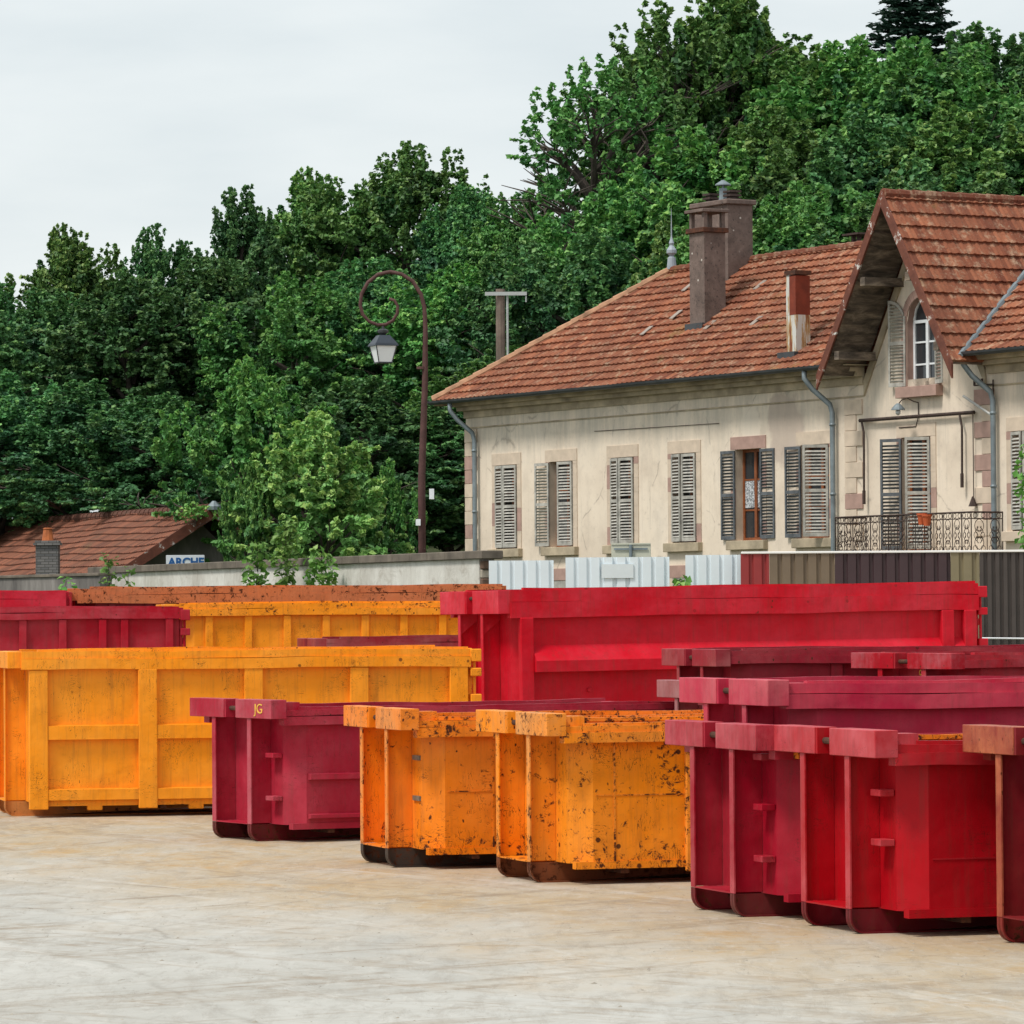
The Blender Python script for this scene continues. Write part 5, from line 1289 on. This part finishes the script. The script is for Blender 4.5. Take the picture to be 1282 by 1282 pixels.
TR = [
 ('pale feathery tree at the far left edge, lowest part of the skyline', -25, 345, 178, 2, 1.1), ('light green pointed tree rising left of the skyline, second from the left edge', 92, 292, 182, 3, .9),
 ('slender wispy tree on the skyline between two fuller ones, above the shed chimney', 195, 288, 180, 2, .8), ('dark pointed tree on the left skyline', 300, 240, 176, 2, .8),
 ('light green tree on the skyline right of the dark pointed one', 400, 222, 182, 3, 1.0), ('broad tree topping the skyline left of the street lamp curl', 508, 188, 180, 1, .95),
 ('round crowned tree on the skyline above the utility pole', 590, 240, 176, 0, .95), ('tree filling the dip of the skyline under the airy tree', 662, 248, 172, 1, .85),
 ('dense wide tree in the middle of the slope above the shed roof', 60, 370, 158, 0, 1.1), ('very dark tree on the slope behind the shed ridge', 165, 350, 154, 2, 1.25),
 ('dark bushy tree on the slope over the middle of the left half', 265, 330, 156, 0, 1.2), ('mid green tree on the slope left of the lantern', 370, 350, 152, 1, 1.05),
 ('mid green tree directly behind the lamp curl', 462, 330, 154, 0, 1.1), ('fresh green tree on the slope between lamp and utility pole', 560, 340, 150, 3, 1.05),
 ('dark tree behind the wooden utility pole', 655, 310, 148, 0, .95), ('low dark tree at the left edge above the shed roof', -5, 470, 142, 0, 1.05),
 ('low dark tree above the shed chimney', 105, 480, 140, 2, 1.15), ('low tree behind the shed ridge end', 205, 500, 138, 0, .95),
 ('low shadowy tree behind the boundary wall left of the lamp post', 455, 480, 136, 0, 1.0), ('low shadowy tree between lamp post and building corner', 560, 500, 137, 2, 1.1),
 ('shaded tree behind the left corner of the tiled roof', 640, 440, 139, 1, 1.0),
 ('airy tall tree with open branches against the sky, left of the high group', 742, 66, 165, 4, 1.0), ('airy tree with see-through crown right beside the first airy one', 800, 62, 168, 4, .95),
 ('tallest tree at the top centre right of the photo', 905, -14, 172, 3, 1.0), ('tall tree left of the top one with loose upper shoots', 848, 10, 170, 4, 1.0),
 ('tall tree right of the top one, sloping shoulder', 968, 48, 174, 1, 1.15), ('rounded tree left of the dark conifer', 1065, 62, 170, 3, 1.1),
 ('bushy tree in front of the dark conifer', 1135, 60, 166, 1, 1.15), ('broad tree at the upper right under the skyline', 1215, 45, 172, 0, 1.2), ('dark tree at the upper right corner', 1295, 48, 170, 0, 1.2),
 ('mid slope tree above the left end of the roof ridge', 770, 238, 152, 1, 1.0), ('bright tree behind the big chimney', 880, 175, 150, 3, 1.15),
 ('fresh green tree on the slope right of the big chimney', 985, 150, 150, 1, 1.1), ('dark tree on the slope behind the gable peak', 1095, 150, 150, 0, 1.2), ('tree on the slope above the gable ridge at the right', 1200, 140, 150, 3, 1.2),
 ('tree on the slope above the gable roof at the right edge', 1290, 150, 150, 0, 1.1),
 ('low tree filling behind the roof hip and finial', 740, 300, 140, 0, 1.1), ('low bright tree directly behind the roof ridge', 1000, 240, 140, 1, 1.1), ('low tree peeping over the ridge next to the front chimney', 850, 290, 140, 3, .9),
 ('low dark tree right behind the gable', 1130, 235, 142, 0, 1.1), ('low dark tree behind the right half of the gable roof', 1240, 235, 142, 2, 1.2)]
rt = random.Random(5)
for (lb, px, py, Y, var, ws) in TR: place_tree(lb, px, py, Y, var, ws, rt.uniform(0, 6.28))
place_tree('bright leafy maple bush with yellow green tips behind the boundary wall', 390, 562, 124.5, 5, 1.02, 1.0, 'tree', 'young maples behind the wall', 'young_maple')
place_tree('darker young maple standing behind the bright one, left of it', 318, 505, 128.5, 6, .85, 2.2, 'tree', 'young maples behind the wall', 'young_maple')
place_tree('small young maple just right of the shed gable', 312, 612, 123.6, 6, .42, 4.0, 'tree', 'young maples behind the wall', 'young_maple')
place_tree('light shrub beside the lamp post behind the wall', 482, 612, 127.0, 6, .5, 5.0, 'tree', 'young maples behind the wall', 'young_maple')
# conifer
rng = np.random.default_rng(3); cl = []
for k in range(26):
    z = 4 + k * .5; r_ = 3.6 * (1 - k / 27) + .25
    for j in range(9):
        a_ = j * .7 + k * .9
        for q in (.35, .65, .95): cl.append((r_ * q * math.cos(a_), r_ * q * math.sin(a_), z - .35 * q * r_ * .4 + (.25 if q > .9 else 0), .28 + .1 * (1 - q), .4, 0))
cone = leaves_mesh('crown', cl, LEAF_C, rng, .14, 36, flat=.4)
p = at(1143, -14, 182); b = hill(p.x, 182)
T = thing('conifer_tree', 'dark spiky spruce top standing above the leafy trees', 'tree', (p.x, 182, b)); o = bpy.data.objects.new('crown', cone); link(o, T); sc = (p.z - b) / 17.2; o.scale = (1.9, 1.9, sc)
m = MB(); m.tube([(0, 0, -.5), (0, 0, 17.0 * sc)], [.25, .02], 8); m.build('trunk', M_BARK, T)

# weeds and saplings by the walls
LEAF_D = m_leaf('sapling_leaves', (.07, .20, .04), (.16, .34, .06), (.36, .50, .14))
def sapling(label, px, pyt, pyb, Y, w_, seed, name='sapling', mat=LEAF_D, per=16, n=16, tip=.8, size=.13, base=None):
    rng = np.random.default_rng(seed); rnd = random.Random(seed); p = at(px, pyt, Y); q = at(px, pyb, Y); bz = q.z - .0 if base is None else base
    h = p.z - bz; T = thing(name, label, 'plant', (p.x, Y, bz), 0, 'self-sown plants along the walls'); cl = []; m = MB()
    m.tube([(0, 0, 0), (.03, 0, h * .5), (0, .02, h * .97)], [.02, .014, .005], 5)
    for k in range(n):
        f = (k + 1) / n; z = h * (.12 + .86 * f); r_ = w_ * (1 - f * .75) * rnd.uniform(.3, 1); a_ = k * 2.4
        x, y = r_ * math.cos(a_), r_ * math.sin(a_); cl.append((x, y, z, .16 + .12 * rnd.random(), .6, tip)); m.tube([(0, 0, z - .15 - r_ * .3), (x, y, z)], [.008, .004], 4)
    link(bpy.data.objects.new('foliage', leaves_mesh('foliage', cl, mat, rng, size, per, flat=.7)), T); m.build('stem', M_BARK, T)
WY = 99.0
sapling('upright maple sapling in front of the pale wall, tallest of three', 357, 652, 742, 104.5, .55, 1, base=1.6, n=30)
sapling('bushy sapling right of the tallest one against the pale wall', 402, 688, 742, 102.5, .75, 2, base=1.6, n=34)
sapling('thin sapling left of the tallest one against the pale wall', 322, 682, 742, 106, .5, 3, base=1.6, n=24)
sapling('climbing sprig at the joint of grey and pale walls', 136, 694, 742, 115.5, .35, 4, base=1.6, n=18, per=9)
sapling('thin weedy sprigs on the pale wall near its left end', 160, 712, 742, 114.5, .6, 5, base=1.6, n=14, per=6)
sapling('small weed tuft in front of the grey wall', 82, 724, 742, 114, .4, 6, base=1.6, n=12, per=8)
sapling('green weed in the gap between pale metal sheets', 853, 723, 742, 89.6, .35, 7, base=1.6, n=12, per=14, tip=1)
sapling('leafy twig hanging in at the right edge beside the shuttered window', 1284, 553, 740, 92.5, .35, 8, base=1.6, n=30, per=9, tip=1)
sapling('moss and weeds growing on the ridge end of the shed roof', 245, 634, 650, 125.6, .9, 9, name='roof_weeds', n=22, per=10, size=.10)

# stones scattered on the yard
rs = random.Random(9); M_STONE = m_simple('small_stone', (.30, .27, .22), .95, .3, 20, bump=0)
m = MB()
for k in range(260):
    y = rs.uniform(28, 47); x = rs.uniform(-.12, .12) * y; r_ = rs.uniform(.005, .014) if k % 18 else rs.uniform(.014, .026)
    i0 = len(m.v); pts = [(x + r_ * rs.uniform(.7, 1.3) * math.cos(a_), y + r_ * math.sin(a_) * rs.uniform(.7, 1.3), 0) for a_ in [j * 1.0472 for j in range(6)]]
    m.v += pts + [(x + r_ * .2, y, r_ * .5)]
    for j in range(6): m.f.append((i0 + j, i0 + (j + 1) % 6, i0 + 6)); m.m.append(0)
o = m.build('gravel', M_STONE); o['kind'] = 'stuff'; o['label'] = 'small stones and crumbs scattered over the concrete yard'; o['category'] = 'gravel'
